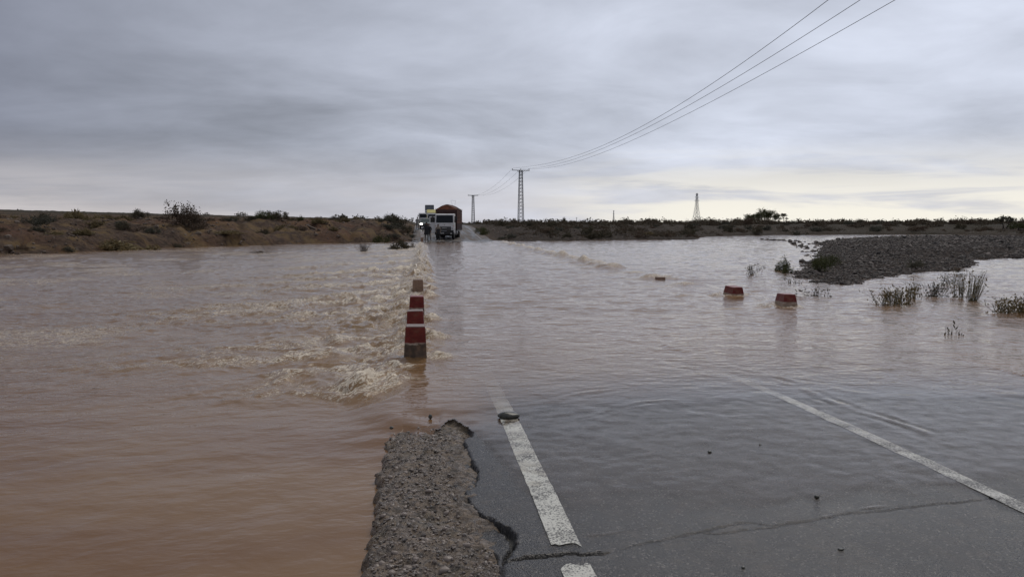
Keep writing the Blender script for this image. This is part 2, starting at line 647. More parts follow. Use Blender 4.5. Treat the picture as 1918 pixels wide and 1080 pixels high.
def mat_bollard(red_from, c1=(0.135, 0.105, 0.080), c2=(0.250, 0.195, 0.150)):
    """concrete block with a red-painted head; the painted border is chipped"""
    m, t, out = material('red_headed_concrete')
    co = objco(t)
    s = t.n('ShaderNodeSeparateXYZ')
    t.put(s.inputs[0], co)
    n = t.noise(co, 9.0, 5, 0.65)
    edge = t.math('ADD', s.outputs[2], t.math('MULTIPLY', t.math('SUBTRACT', n, 0.5), 0.07))
    conc = t.mix(t.ramp(n, 0.3, 0.7), c1, c2)
    red = t.mix(t.ramp(t.noise(co, 14, 5, 0.7), 0.35, 0.75), (0.125, 0.014, 0.011), (0.200, 0.028, 0.020))
    c = t.mix(t.ramp(edge, red_from, red_from + 0.008), conc, red)
    chip = t.math('MULTIPLY', t.ramp(t.math('ABSOLUTE', t.math('SUBTRACT', edge, red_from)), 0.022, 0.004), t.ramp(n, 0.40, 0.56))
    c = t.mix(chip, c, (0.44, 0.37, 0.30))
    mud = t.math('MULTIPLY', t.ramp(t.noise(co, 6.0, 5, 0.7, 0.8), 0.48, 0.66), t.ramp(s.outputs[2], 0.42, 0.05, 0.25, 0.95))
    c = t.mix(mud, c, (0.20, 0.125, 0.075))
    principled(t, out, c, 0.5, 0.0, t.bump(t.noise(co, 40, 4, 0.7), 0.5, 0.01), 0.3)
    return m


M = {}
M['water'] = mat_water()
M['asphalt'] = mat_asphalt()
M['paint'] = mat_paint()
M['paint_mid'] = mat_paint('half_worn_road_paint', 0.40, 0.60, (0.60, 0.59, 0.54))
M['paint_faint'] = mat_paint('faint_grey_road_paint', 0.42, 0.66, (0.40, 0.395, 0.37))
M['shoulder'] = mat_shoulder()
M['ground'] = mat_ground()
M['gravel'] = mat_stone('grey_gravel', (0.014, 0.011, 0.010), (0.220, 0.182, 0.158), 0.70, 5.0, 2.4)
M['bank_stone'] = mat_stone('brown_stones', (0.05, 0.035, 0.027), (0.20, 0.155, 0.12), 0.8)
M['pebble'] = mat_stone('shoulder_pebbles', (0.045, 0.042, 0.042), (0.30, 0.245, 0.205), 0.32, 30)
M['cobble'] = simple('wet_dark_cobble', (0.050, 0.050, 0.040), 0.28, var=0.4, scale=14, bump=0.3)
M['leaf_dark'] = mat_leaf('dark_olive_leaf', (0.044, 0.038, 0.023), (0.118, 0.100, 0.062))
M['leaf_scrub'] = mat_leaf('dry_scrub_leaf', (0.050, 0.039, 0.027), (0.135, 0.106, 0.072))
M['leaf_grey'] = mat_leaf('grey_green_leaf', (0.045, 0.046, 0.034), (0.125, 0.120, 0.088))
M['leaf_green'] = mat_leaf('fresh_green_leaf', (0.030, 0.040, 0.014), (0.105, 0.110, 0.040))
M['leaf_brown'] = mat_leaf('dry_brown_leaf', (0.060, 0.042, 0.029), (0.150, 0.106, 0.072))
M['leaf_straw'] = mat_leaf('straw_leaf', (0.11, 0.085, 0.040), (0.26, 0.205, 0.105))
M['twig'] = simple('brown_twig', (0.050, 0.038, 0.030), 0.8, var=0.3)
M['reed'] = mat_leaf('reed_stem', (0.060, 0.058, 0.030), (0.21, 0.185, 0.10))
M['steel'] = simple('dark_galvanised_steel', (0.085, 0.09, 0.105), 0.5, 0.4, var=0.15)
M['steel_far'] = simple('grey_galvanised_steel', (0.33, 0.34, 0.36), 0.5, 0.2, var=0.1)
M['wire'] = simple('aluminium_wire', (0.10, 0.10, 0.115), 0.5, 0.4)
M['insulator'] = simple('brown_insulator', (0.10, 0.06, 0.05), 0.2)


# ================================================================== SETTING
UPZ = -0.02                                   # level of the flood above the ford


def road_z(y):
    """long section of the road: dips into the ford, climbs out beyond"""
    y = np.asarray(y, float)
    return np.interp(y, [-50, 4.0, 6.0, 7.0, 8.3, 10, 14, 20, 62, 70, 77, 84, 95, 105, 117, 130, 150, 200, 1000],
                     [0.12, 0.0, -0.012, -0.026, -0.062, -0.11, -0.19, -0.26, -0.26, -0.12, 0.0, 0.10, 0.60, 1.08, 1.47, 1.62, 1.68, 1.70, 1.75])


ROAD_L, ROAD_R = 0.15, 6.6
EDGE_L = -0.28


def crown(x):
    return 0.022 * (1 - np.abs((np.asarray(x, float) - 3.34) / 3.2) ** 1.5).clip(-1, 1) - 0.012


# ---- outline of the flood, read off the photograph's banks
WL = -0.22
left_bank = [at(px, py, WL) for px, py in ((0, 484), (150, 478), (300, 470), (450, 464.5), (560, 461), (650, 459), (700, 458), (742, 456.5))]
right_bank = [at(px, py, UPZ) for px, py in ((930, 452), (985, 452.8), (1100, 451.6), (1200, 450.2), (1300, 449.4), (1327, 448.6), (1331, 445), (1345, 443.4), (1400, 441.8), (1470, 440.3), (1640, 439.6), (1800, 440), (1872, 441.5))]
flood = [(-220, -60), (-220, 20), (-60, 27), (-38, 32)] + [(p.x, p.y) for p in left_bank] + [(-1.2, 77.0), (7.4, 78.0)] + \
        [(p.x, p.y) for p in right_bank] + [(70, 92), (110, 95), (220, 60), (220, -60)]


def left_h(x, y):
    r = np.hypot(x, y)
    return 1.95 + sstep(60, 210, r) * (0.85 + 0.0235 * np.clip(-x, 0, 420))


def right_h(x, y):
    r = np.hypot(x, y)
    return 0.95 + sstep(85, 170, r) * 0.75 + sstep(170, 900, r) * 1.3


def ground_z(x, y):
    x = np.asarray(x, float)
    y = np.asarray(y, float)
    s = signed(x, y, flood)
    nz = fbm(x * 0.09, y * 0.09, 4, 3)
    s2 = s + nz * 1.6 * sstep(0.2, 4, s)
    lw = sstep(3.0, -3.0, x - 3.0)              # 1 on the left of the road
    # the left bank is a worn bluff, the right one a lower shelf
    rise_l = 0.62 * sstep(-0.5, 2.6, s2) + 0.38 * sstep(2.2, 10.0, s2)
    rise_r = 0.55 * sstep(-0.6, 2.2, s2) + 0.45 * sstep(2.5, 16.0, s2)
    base = -0.75
    h = base + lw * rise_l * (left_h(x, y) - base) + (1 - lw) * rise_r * (right_h(x, y) - base)
    land = sstep(-0.3, 2.5, s)
    nearland = land * (1 - 0.75 * sstep(120, 240, np.hypot(x, y)))
    h = h + nearland * (0.26 * fbm(x * 0.30, y * 0.30, 4, 21) + 0.12 * (np.abs(perlin(x * 1.1, y * 1.1, 30)) * 2 - 0.6) + 0.05 * fbm(x * 2.6, y * 2.6, 2, 41))
    # gullies down the left face
    g = np.abs(perlin(x * 0.22, y * 0.05, 55))
    h = h - nearland * lw * 0.42 * (1 - sstep(0.0, 0.16, g)) * (1 - sstep(6, 12, s))
    # road formation
    rz = road_z(y) - 0.10
    t = sstep(3.9, 7.5, np.abs(x - 3.2))
    t2 = np.where(y > 70, t, 1.0)
    h = np.where((y > 66) & (np.abs(x - 3.2) < 8.0), rz + (h - rz) * t2, h)
    # bed under the ford stays below the slab
    h = np.where(y <= 70, np.minimum(h, np.where((np.abs(x - 3.2) < 5), -0.7, h)), h)
    return h


def polar(r, a):
    rr, aa = np.meshgrid(r, a, indexing='ij')
    return rr * np.sin(aa + YAW), rr * np.cos(aa + YAW)


# ---- ground
rad = np.concatenate([np.linspace(1.5, 26, 16)[:-1], np.geomspace(26, 130, 250)[:-1], np.geomspace(130, 420, 90)[:-1], np.geomspace(420, 9000, 30)])
ang = np.concatenate([np.linspace(-100, -39, 46)[:-1], np.linspace(-39, 39, 540), np.linspace(39, 100, 46)[1:]]) * math.pi / 180
X, Y = polar(rad, ang)
Z = ground_z(X, Y)
me = np_mesh('ground', np.stack([X.ravel(), Y.ravel(), Z.ravel()], 1), grid_faces(*X.shape))
tag(link('ground', me, M['ground']), kind='structure')

# ---- road slab: one fine sheet near the camera, coarser beyond
cracks = [
    ([(853, 784), (862, 795), (873, 803), (885, 812)], 0.026, 0.022),
    ([(868, 819), (870, 838), (880, 858), (893, 877), (890, 898), (886, 908)], 0.017, 0.020),
    ([(869, 917), (874, 938), (889, 957), (908, 967), (928, 976), (950, 987), (961, 1001), (960, 1018), (948, 1036), (944, 1050)], 0.024, 0.035),
    ([(944, 1050), (985, 1041), (1030, 1038), (1060, 1034), (1100, 1036), (1142, 1034)], 0.020, 0.022),
    ([(826, 1004), (858, 1010), (890, 1016), (903, 1034), (915, 1052), (935, 1066)], 0.016, 0.018),
    ([(832, 856), (845, 866), (862, 872), (880, 880)], 0.008, 0.008),
    ([(846, 985), (800, 992), (762, 990)], 0.010, 0.010),
    ([(1142, 1034), (1200, 1018), (1262, 1006), (1330, 992), (1396, 978), (1450, 985), (1520, 976), (1575, 964), (1650, 960), (1722, 949), (1800, 943), (1860, 934), (1930, 932)], 0.015, 0.0055),
    ([(1300, 998), (1345, 1001), (1400, 992), (1470, 988)], 0.012, 0.005),
]
cracks = [([at(*p, 0.0) for p in pts], wd, dp) for pts, wd, dp in cracks]
step_line = [at(*p, 0.0) for p in ((853, 784), (868, 819), (893, 877), (869, 917), (889, 957), (950, 987), (960, 1018), (944, 1050), (940, 1100))]
us = np.concatenate([np.arange(ROAD_L, 2.0, 0.011), np.arange(2.0, 3.9, 0.020), np.arange(3.9, ROAD_R, 0.06), [ROAD_R]])
vs = np.concatenate([np.arange(-6, 2.9, 0.15), np.arange(2.9, 7.4, 0.011), np.arange(7.4, 12, 0.04), np.arange(12, 76, 0.8), np.arange(76, 260, 1.6)])
X, Y = np.meshgrid(us, vs, indexing='xy')


def asphalt_z(X, Y):
    Z = road_z(Y) + crown(X)
    near = (Y < 9)
    Z = Z + np.where(near, 0.0035 * fbm(X * 2.2, Y * 2.2, 3, 61), 0)
    return Z


Z = asphalt_z(X, Y)
crk = np.zeros(X.shape)
jx = X + 0.012 * perlin(X * 22, Y * 22, 71) + 0.006 * perlin(X * 60, Y * 60, 72)
jy = Y + 0.014 * perlin(X * 20, Y * 20, 73) + 0.007 * perlin(X * 55, Y * 55, 74)
sel = (Y > 2.5) & (Y < 8) & (X < 3.9)
dmin = np.full(X.shape, 9.0)
for pts, wd, dp in cracks:
    d, run, tot = seg_dist(jx[sel], jy[sel], pts)
    taper = np.sqrt(np.clip(np.minimum(run, tot - run) / (0.16 * tot) + 0.12, 0, 1))
    g = np.clip(1 - d / (wd * taper * (1 + 0.35 * perlin(run * 9, run * 0 + wd * 50, 75))), 0, 1)
    g = sstep(0, 0.75, g)
    Z[sel] -= dp * g * taper
    crk[sel] = np.maximum(crk[sel], g * taper * min(1.0, dp / 0.012) * np.clip(0.65 + 0.7 * perlin(run * 5, run * 0 + wd * 90, 77), 0, 1) ** (1 if dp < 0.007 else 0))
# the piece between crack and shoulder has sunk a little and is ragged at its outer side
sl = sorted(((p.y, p.x) for p in step_line))
xs_step = np.interp(Y, [a for a, _ in sl], [b for _, b in sl])
sunk = sstep(0.015, -0.015, jx - xs_step) * ((Y > 3.2) & (Y < 7.0))
Z -= 0.020 * sunk
edge_in = ROAD_L + 0.05 + 0.22 * sstep(5.6, 6.3, Y) + 0.055 * fbm(Y * 1.7, Y * 0.0 + 3, 4, 81) + 0.16 * sstep(4.25, 3.75, Y)
Z -= 0.075 * sstep(0.0, -0.05, X - np.where(Y < 9, edge_in, ROAD_L - 1))
X = X - 1.3 * sstep(74, 80, Y) * (ROAD_R - X) / (ROAD_R - ROAD_L) + 0.7 * sstep(74, 80, Y) * (X - ROAD_L) / (ROAD_R - ROAD_L)
me = np_mesh('road', np.stack([X.ravel(), Y.ravel(), Z.ravel()], 1), grid_faces(*X.shape))
set_attr(me, 'crack', crk.ravel())
ROAD = tag(link('road', me, M['asphalt']), kind='structure')

# its right edge drops to the bed
yy = np.concatenate([np.arange(-6, 30, 1.0), np.arange(30, 260, 4.0)])
zz = road_z(yy) + crown(np.full(yy.shape, ROAD_R))
V = np.concatenate([np.stack([np.full(yy.shape, ROAD_R), yy, zz - 0.002], 1), np.stack([np.full(yy.shape, ROAD_R + 0.5), yy, zz - 0.25], 1), np.stack([np.full(yy.shape, ROAD_R + 1.2), yy, zz - 0.8], 1)])
link('road_verge', np_mesh('road_verge', V.reshape(3, -1, 3).transpose(1, 0, 2).reshape(-1, 3), grid_faces(len(yy), 3)), M['shoulder'], ROAD)['kind'] = 'structure'

# ---- painted lines
def paint_strip(name, cx, half, y0, y1, zoff=0.004, step=0.05, wob=0.006, ragged=True, mat=None):
    ys = np.arange(y0, y1 + step, step)
    n = 9
    xs = np.linspace(-half, half, n)
    XX = cx + xs[None, :] + wob * perlin(ys * 6, ys * 0 + cx, 91)[:, None]
    YY = np.repeat(ys[:, None], n, 1)
    if ragged:
        e = 0.05 * fbm(XX * 18, YY * 0 + y0, 3, 93)
        e2 = 0.05 * fbm(XX * 16, YY * 0 + y1, 3, 94)
        YY = YY + e * sstep(y0 + 0.3, y0, YY) + e2 * sstep(y1 - 0.3, y1, YY)
    ZZ = asphalt_z(XX, YY) + zoff
    me = np_mesh(name, np.stack([XX.ravel(), YY.ravel(), ZZ.ravel()], 1), grid_faces(*XX.shape))
    return tag(link(name, me, mat or M['paint'], ROAD), kind='structure')


c0, c1 = at(956, 785), at(1058, 1012)
LX = (c0.x + c1.x) / 2
y_hi, y_lo = at(1058, 1017).y, at(1075, 1056).y
paint_strip('edge_line', LX, 0.076, y_hi, 9.8)
paint_strip('edge_line', LX, 0.076, 1.2, y_lo)
rl = at(1683, 843)
paint_strip('centre_line', rl.x, 0.060, -3.0, 13.5, mat=M['paint_mid'])
for y0 in (84, 97, 110):
    paint_strip('centre_line', 3.4, 0.07, y0, y0 + 5, 0.012, 0.5, 0.0, False, M['paint_faint'])
paint_strip('edge_line', 6.3, 0.07, 79, 135, 0.012, 1.0, 0.0, False, M['paint_faint'])

# ---- crumbled concrete shoulder, a slab with its broken face to the flood
ue = np.arange(0, 1.0001, 0.022)
ve = np.concatenate([np.arange(-4, 3.0, 0.08), np.arange(3.0, 8.4, 0.014), np.arange(8.4, 12, 0.06), np.arange(12, 78, 0.7)])
U, Y = np.meshgrid(ue, ve, indexing='xy')
el_ = EDGE_L + np.where(Y < 12, 0.034 * fbm(Y * 1.1, Y * 0 + 9, 3, 101) + 0.030 * fbm(Y * 6, Y * 0 + 4, 4, 103), 0)
X = el_ + U * (ROAD_L + 0.42 - el_)


def shoulder_z(X, Y):
    Z = road_z(Y) - 0.018 - 0.040 * sstep(5.3, 6.8, Y) * (Y < 30)
    return np.where(Y < 12, Z + 0.020 * fbm(X * 4, Y * 4, 3, 111) + 0.016 * fbm(X * 13, Y * 13, 3, 113) + 0.012 * np.abs(perlin(X * 26, Y * 26, 117)) - 0.028 * sstep(-0.15, -0.29, X) - 0.05 * sstep(0.25, 0.45, X), Z)


Z = shoulder_z(X, Y)
Zt = np.concatenate([Z[:, :1] * 0 - 0.9, Z[:, :1] - 0.16, Z[:, :1] - 0.045, Z], 1)
Xt = np.concatenate([X[:, :1] - 0.10, X[:, :1] - 0.05, X[:, :1] - 0.022 + 0.02 * perlin(Y[:, :1] * 9, Y[:, :1] * 0, 119), X], 1)
Yt = np.concatenate([Y[:, :3], Y], 1)
me = np_mesh('road_shoulder', np.stack([Xt.ravel(), Yt.ravel(), Zt.ravel()], 1), grid_faces(*Xt.shape))
SHOULDER = tag(link('road_shoulder', me, M['shoulder']), kind='structure')

# ---- water
FRONT = [at(*p) for p in ((852, 790), (880, 812), (930, 880), (985, 960), (1060, 1030), (1140, 1032), (1240, 1010), (1380, 985), (1560, 968), (1720, 950), (1918, 930), (2300, 905))]
_fx = [p.x for p in FRONT]
_fy = [p.y for p in FRONT]


def front_y(x):
    return np.interp(x, [-0.4, -0.1] + _fx, [6.10, 5.85] + _fy)


def arc(*pp):
    return [at(*p, UPZ) for p in pp]


RIDGES = [  # small standing folds of the film on the road: line, width, height
    (arc((868, 770), (1000, 756), (1100, 736), (1190, 720), (1270, 717)), 0.05, 0.0045),
    (arc((985, 787), (1070, 781), (1130, 767), (1200, 753), (1310, 750)), 0.04, 0.0045),
    (arc((1180, 615), (1250, 648), (1330, 672)), 0.10, 0.012),
    (arc((1390, 690), (1480, 722), (1600, 768), (1740, 818), (1918, 888)), 0.05, 0.0055),
    (arc((1310, 672), (1500, 715), (1640, 742)), 0.07, 0.005),
    (arc((1120, 650), (1300, 690), (1450, 706)), 0.07, 0.004),
    (arc((1040, 1010), (1150, 1003), (1290, 986), (1400, 974)), 0.04, 0.0060),
    (arc((1300, 996), (1440, 985), (1570, 968), (1720, 950), (1918, 932)), 0.04, 0.0085),
    (arc((1650, 640), (1740, 618), (1850, 590)), 0.16, 0.014),
]
LEFT_Y = [9.75, 11.5, 13.7, 18.2, 20.4, 22.6, 24.8, 27.2, 29.8, 33, 37, 42, 48, 55, 62]
rng = random.Random(5)
STREAKS = []        # wake lines thrown off the left edge of the ford
for i, y in enumerate([8.45, 9.5, 11.2, 12.6, 15.0, 16.6, 19.2, 21.0, 24.6, 27.5, 31, 37, 44, 53]):
    k = min(1.0, max(0.0, (y - 9) / 11))
    ln = (1.9 if i == 0 else 1.0 + 0.36 * y) * rng.uniform(0.45, 1.25)
    dirx, diry = -0.93 + 0.30 * k + rng.uniform(-0.08, 0.08), -0.30 - 0.46 * k + rng.uniform(-0.10, 0.10)
    if i == 0:
        dirx, diry = -0.985, -0.05
    pts = []
    ph = rng.uniform(0, 6)
    for j in range(9):
        t = j / 8
        pts.append(Vector((-0.42 + dirx * ln * t + rng.uniform(-0.12, 0.12), y + diry * ln * t + 0.45 * math.sin(t * 6 + ph) * t + rng.uniform(-0.12, 0.12), 0)))
    STREAKS.append((pts, (0.10 + 0.012 * y) * rng.uniform(0.7, 1.3), ln, 0.5 if i == 0 else rng.uniform(0.45, 1.0)))


def smax(a, b, k):
    h = np.clip(0.5 + 0.5 * (a - b) / k, 0, 1)
    return b + (a - b) * h + k * h * (1 - h)


def water_fields(X, Y):
    r = np.hypot(X, Y)
    # flow levels
    zl = np.interp(Y, [0, 6, 9, 14, 25, 60, 90], [-0.115, -0.115, -0.12, -0.115, -0.08, -0.05, -0.04])
    sL = sstep(-0.85, -0.18, X + 0.06 * perlin(X * 2, Y * 2, 130))
    sL = sL * sstep(5.8, 7.1, Y + 0.25 * perlin(X * 3, Y * 3, 131))
    Z = zl + (UPZ - zl) * sL
    on_ford = sstep(75, 66, Y)
    # turbulence downstream of the left edge
    turb = np.zeros(X.shape)
    foam = np.zeros(X.shape)
    crest = np.zeros(X.shape)
    m = (X < 1.0) & (X > -16) & (Y > 2) & (Y < 75)
    xm, ym = X[m], Y[m]
    wx = xm + 0.36 * fbm(xm * 0.9, ym * 0.9, 3, 140)
    wy = ym + 0.46 * fbm(xm * 0.8, ym * 0.8, 4, 145)
    tm = np.zeros(xm.shape)
    fm = np.zeros(xm.shape)
    cm = np.zeros(xm.shape)
    for pts, wd, ln, stn in STREAKS:
        d, run, tot = seg_dist(wx, wy, pts)
        t = run / tot
        wd2 = wd * (0.6 + 1.5 * t)
        g = stn * np.exp(-(d / wd2) ** 2) * (1 - t) ** 0.7 * sstep(-0.02, 0.06, t)
        cm += g * (0.5 + 0.5 * np.exp(-3 * t))
        tm = np.maximum(tm, stn * np.exp(-(d / (wd2 * 2.0)) ** 2) * (1 - t) ** 0.8)
        fm = np.maximum(fm, stn ** 0.5 * np.exp(-(d / (wd2 * 1.25)) ** 2) * (1 - t) ** 0.95)
    zone = sstep(0.35, -0.35, xm) * np.exp(-np.clip(-xm, 0, 99) / (0.8 + 0.085 * ym)) * sstep(8.6, 10.5, ym)
    band_ = 0.35 + 0.65 * sstep(-0.25, 0.35, fbm((wx * 0.66 - wy * 0.75) * 0.62 + 3, (wx * 0.75 + wy * 0.66) * 0.16, 3, 146))
    zone = zone * (band_ + (1 - band_) * np.exp(xm / 0.8).clip(0, 1))
    tm = np.clip(np.maximum(tm * sstep(0.3, -0.3, xm), zone), 0, 1)
    fm = np.clip(np.maximum(fm * 0.92 * sstep(0.25, -0.25, xm), zone * (0.47 + 0.34 * fbm(wx * 0.5, wy * 0.5, 3, 148))), 0, 1)
    # hydraulic jump just below the road corner
    jump = np.exp(-((xm + 0.62) / 0.40) ** 2 - ((ym - 8.45) / 0.62) ** 2)
    fm = np.maximum(fm, jump * 0.74)
    tm = np.maximum(tm, jump * 0.8)
    lump = fbm(wx * 1.7, wy * 1.7, 4, 150, 0.6)
    rid = 1 - np.abs(perlin(wx * 3.1, wy * 3.1, 160)) * 2 + 0.5 * (1 - np.abs(perlin(wx * 6.7, wy * 6.7, 163)) * 2)
    cz = 0.055 * cm * (0.6 + 0.5 * lump) + tm * (0.120 * lump + 0.050 * rid * (0.4 + fm)) + 0.035 * jump * (0.3 + lump)
    turb[m], foam[m], crest[m] = tm, fm, cz
    Z = Z + crest * on_ford
    # faint scattered foam flecks over the wide reach on the left
    wide = sstep(-0.5, -3, X) * sstep(5.5, 12, Y) * sstep(75, 50, Y)
    foam = np.maximum(foam, wide * (0.14 + 0.20 * sstep(0.10, 0.6, fbm(X * 0.22, Y * 0.22, 3, 170))))
    # splash ridge where the flow piles on the row of blocks
    ridge = np.zeros(X.shape)
    for y in LEFT_Y:
        d2 = ((X - 0.16) / 0.20) ** 2 + ((Y - y) / 0.24) ** 2
        ridge += np.exp(-d2)
    far_ridge = np.exp(-((X + 0.05) / 0.32) ** 2) * sstep(17, 27, Y) * sstep(74, 64, Y)
    ridge = np.clip(np.maximum(ridge * (Y > 9), 0.9 * far_ridge * (0.75 + 0.5 * perlin(X * 2, Y * 2.4, 180))), 0, 1.3)
    hgt = np.interp(Y, [8, 14, 20, 30, 60], [0.07, 0.11, 0.17, 0.28, 0.36])
    Z = Z + ridge * hgt * (0.75 + 0.7 * perlin(X * 4, Y * 3, 190) + 0.4 * perlin(X * 9, Y * 9, 191)) * on_ford
    foam = np.maximum(foam, ridge * np.interp(Y, [20, 32], [0.80, 0.52]) * (X < 0.9))
    turb = np.maximum(turb, np.clip(ridge * 1.1, 0, 1))
    # humps over the sunk blocks on the upstream side
    for y, a, wdx, wdy in ((20.7, 0.05, 0.35, 0.3), (23.35, 0.09, 0.60, 0.40), (26.1, 0.05, 0.45, 0.4), (29.6, 0.17, 0.50, 0.9), (31.8, 0.12, 0.42, 0.7), (34.2, 0.17, 0.45, 0.9), (37.0, 0.14, 0.42, 0.9), (40.0, 0.18, 0.40, 1.1),
                            (43.5, 0.16, 0.40, 1.3), (47.5, 0.19, 0.40, 1.5), (52, 0.18, 0.40, 1.8), (57, 0.20, 0.40, 2.0), (62.5, 0.21, 0.40, 2.2), (68, 0.20, 0.40, 2.4)):
        g = np.exp(-((X - 7.22) / wdx) ** 2 - ((Y - y) / wdy) ** 2)
        Z = Z + a * g * (1.35 + 0.9 * perlin(X * 2.4, Y * 1.3, 195))
        turb = np.maximum(turb, g * 0.95)
        foam = np.maximum(foam, g * 0.62)
        # wake over the road
        gw = np.exp(-((Y - y + 0.35 * (7.22 - X)) / (0.35 + 0.25 * np.clip(7.2 - X, 0, 5))) ** 2) * sstep(7.3, 6.6, X) * np.exp(-np.clip(7.2 - X, 0, 9) / 1.9)
        turb = np.maximum(turb, gw * 0.80)
        foam = np.maximum(foam, gw * 0.40)
        Z = Z + gw * a * 0.50 * fbm(X * 1.5, Y * 1.5, 3, 197)
    for y in (15.0, 17.6):
        dr = np.hypot(X - 7.24, Y - y)
        g = np.exp(-(dr / 0.42) ** 2)
        Z = Z + 0.045 * np.exp(-((dr - 0.36) / 0.12) ** 2) * (0.7 + 0.6 * perlin(X * 5, Y * 5, 198))
        turb = np.maximum(turb, 0.7 * g)
        foam = np.maximum(foam, 0.42 * np.exp(-((dr - 0.36) / 0.16) ** 2))
        gw = np.exp(-((Y - y + 0.30 * (7.2 - X)) / (0.3 + 0.28 * np.clip(7.2 - X, 0, 5))) ** 2) * sstep(7.3, 6.7, X) * np.exp(-np.clip(7.2 - X, 0, 9) / 2.0)
        turb = np.maximum(turb, gw * 0.75)
        Z = Z + gw * 0.040 * fbm(X * 1.8, Y * 1.8, 3, 199)
    # long low swell everywhere, higher in mid-stream
    mid = sstep(9, 20, r)
    Z = Z + (0.006 + 0.016 * mid) * fbm(X * 0.75 + Y * 0.15, Y * 0.75, 4, 200, 0.55) * sstep(6.5, 9, r)
    chop = sstep(9.5, 16, r) * sstep(0.2, 1.5, X)
    Z = Z + chop * (0.020 * (1 - 2 * np.abs(perlin(X * 0.55 + 3, Y * 1.0 + X * 0.25, 207))) + 0.011 * (1 - 2 * np.abs(perlin(X * 1.3, Y * 2.1 - X * 0.4, 208))))
    Z = Z + 0.035 * sstep(0, -3, X) * sstep(9, 18, r) * fbm(X * 0.42 + 5, Y * 0.42, 3, 206)
    Z = Z + 0.007 * sstep(0, -1.0, X) * fbm(X * 1.6, Y * 1.6, 3, 209)
    Z = Z + 0.016 * sstep(-0.3, -1.5, X) * sstep(8, 13, Y + X * 0.3) * (1 - np.abs(perlin(X * 1.9 + Y * 0.5, Y * 2.3, 211)) * 2)
    # road and film
    on_road = (X > ROAD_L - 0.02) & (X < ROAD_R) & (Y < 80)
    on_sh = (X > EDGE_L + 0.09) & (X <= ROAD_L - 0.02) & (Y < 78)
    wsh = sstep(0.08, 0.17, X)
    bed = np.where(on_road | on_sh, shoulder_z(X, Y) * (1 - wsh) + asphalt_z(X, Y) * wsh, -0.9)
    fy = front_y(X) + 0.13 * fbm(X * 3.2, Y * 3.2, 4, 210)
    wet = sstep(-0.02, np.interp(X, [0.1, 0.5, 1.4, 1.9], [0.55, 1.2, 1.0, 0.5]), Y - fy)
    slab = on_road | on_sh
    nearslab = slab & (Y < 13)
    film = np.where(wet > 0.001, bed - 0.002 + 0.006 * wet + 0.0012 * fbm(X * 7, Y * 7, 2, 220) * wet, -0.25)
    # blend so that the film follows the road where it rises above the flood
    over = sstep(EDGE_L + 0.02, EDGE_L + 0.22, X) * (X < ROAD_R) * (Y < 13)
    Zr = Z + (smax(np.where(wet > 0.3, Z, -0.5), film, 0.018) - Z) * over
    # beyond the ford the road comes up out of the water
    off = (~slab) & (Y < 9) & (X > ROAD_R - 0.01)
    Zr = np.where(off, np.maximum(Z, -0.01), Zr)
    for pts, wd, a in RIDGES:
        mm = (X > 0) & (Y < 22) & (Y > 3)
        d, run, tot = seg_dist(X[mm] + 0.05 * perlin(X[mm] * 2.2, Y[mm] * 2.2, 230), Y[mm] + 0.05 * perlin(X[mm] * 2.4, Y[mm] * 2.4, 231), pts)
        e = np.clip(np.minimum(run, tot - run) / (0.3 * tot), 0, 1)
        brk = np.clip(0.55 + 0.8 * fbm(X[mm] * 2.6 + 11, Y[mm] * 2.6, 3, 235), 0.0, 1.4)
        prof_ = np.exp(-(d / wd) ** 2) - 0.45 * np.exp(-((d - 1.6 * wd) / wd) ** 2) + 0.3 * np.exp(-((d - 2.9 * wd) / wd) ** 2)
        Zr[mm] += np.where(Zr[mm] > -0.2, a * prof_ * e * brk, 0)
    dep = np.clip(Zr - bed, 0, 5)
    silt = 0.10 * sstep(0.85, -0.15, X + 0.10 * fbm(X * 2, Y * 2, 3, 240)) * sstep(5.7, 6.9, Y)
    alpha = 1 - np.exp(-(dep + silt * (dep > 0)) / 0.040)
    # the thin sheet pouring over the shoulder carries most silt
    calm = 1 - 0.8 * np.exp(-dep / 0.02)
    calm = calm * (0.35 + 0.65 * sstep(5, 12, r)) * (1 - sstep(0.0, -0.7, X) * (1 - (0.85 + 0.15 * sstep(9, 16, r))))
    return Zr, alpha, np.clip(foam, 0, 1) * on_ford, np.clip(turb, 0, 1) * on_ford, np.clip(calm, 0.04, 1)


rad = np.concatenate([np.linspace(0.6, 2.8, 14)[:-1], np.geomspace(2.8, 30, 510)[:-1], np.geomspace(30, 150, 200)])
ang = np.concatenate([np.linspace(-120, -38, 90)[:-1], np.linspace(-38, 38, 640), np.linspace(38, 120, 90)[1:]]) * math.pi / 180
X, Y = polar(rad, ang)
Z, dep, foam, turb, calm = water_fields(X, Y)
me = np_mesh('water', np.stack([X.ravel(), Y.ravel(), Z.ravel()], 1), grid_faces(*X.shape))
for nme, v in (('depth', dep), ('foam', foam), ('turb', turb), ('calm', calm)):
    set_attr(me, nme, v.ravel())
tag(link('water', me, M['water']), kind='structure')

# ---- gravel bar in the flood
bar = [at(px, py, UPZ) for px, py in ((1479, 514), (1492, 521), (1540, 529), (1570, 534.5), (1602, 535.5), (1612, 530), (1640, 523), (1700, 515.5), (1760, 509), (1812, 501.5), (1826, 494), (1830, 487.5), (1870, 485), (1918, 484.5),
                                   (2100, 478), (2100, 444.5), (1918, 443.3), (1800, 443), (1700, 443.6), (1600, 446.5), (1560, 450), (1536, 454.5), (1512, 456.5), (1538, 461), (1530, 470), (1520, 482), (1500, 497))]
BAR = [(p.x, p.y) for p in bar]


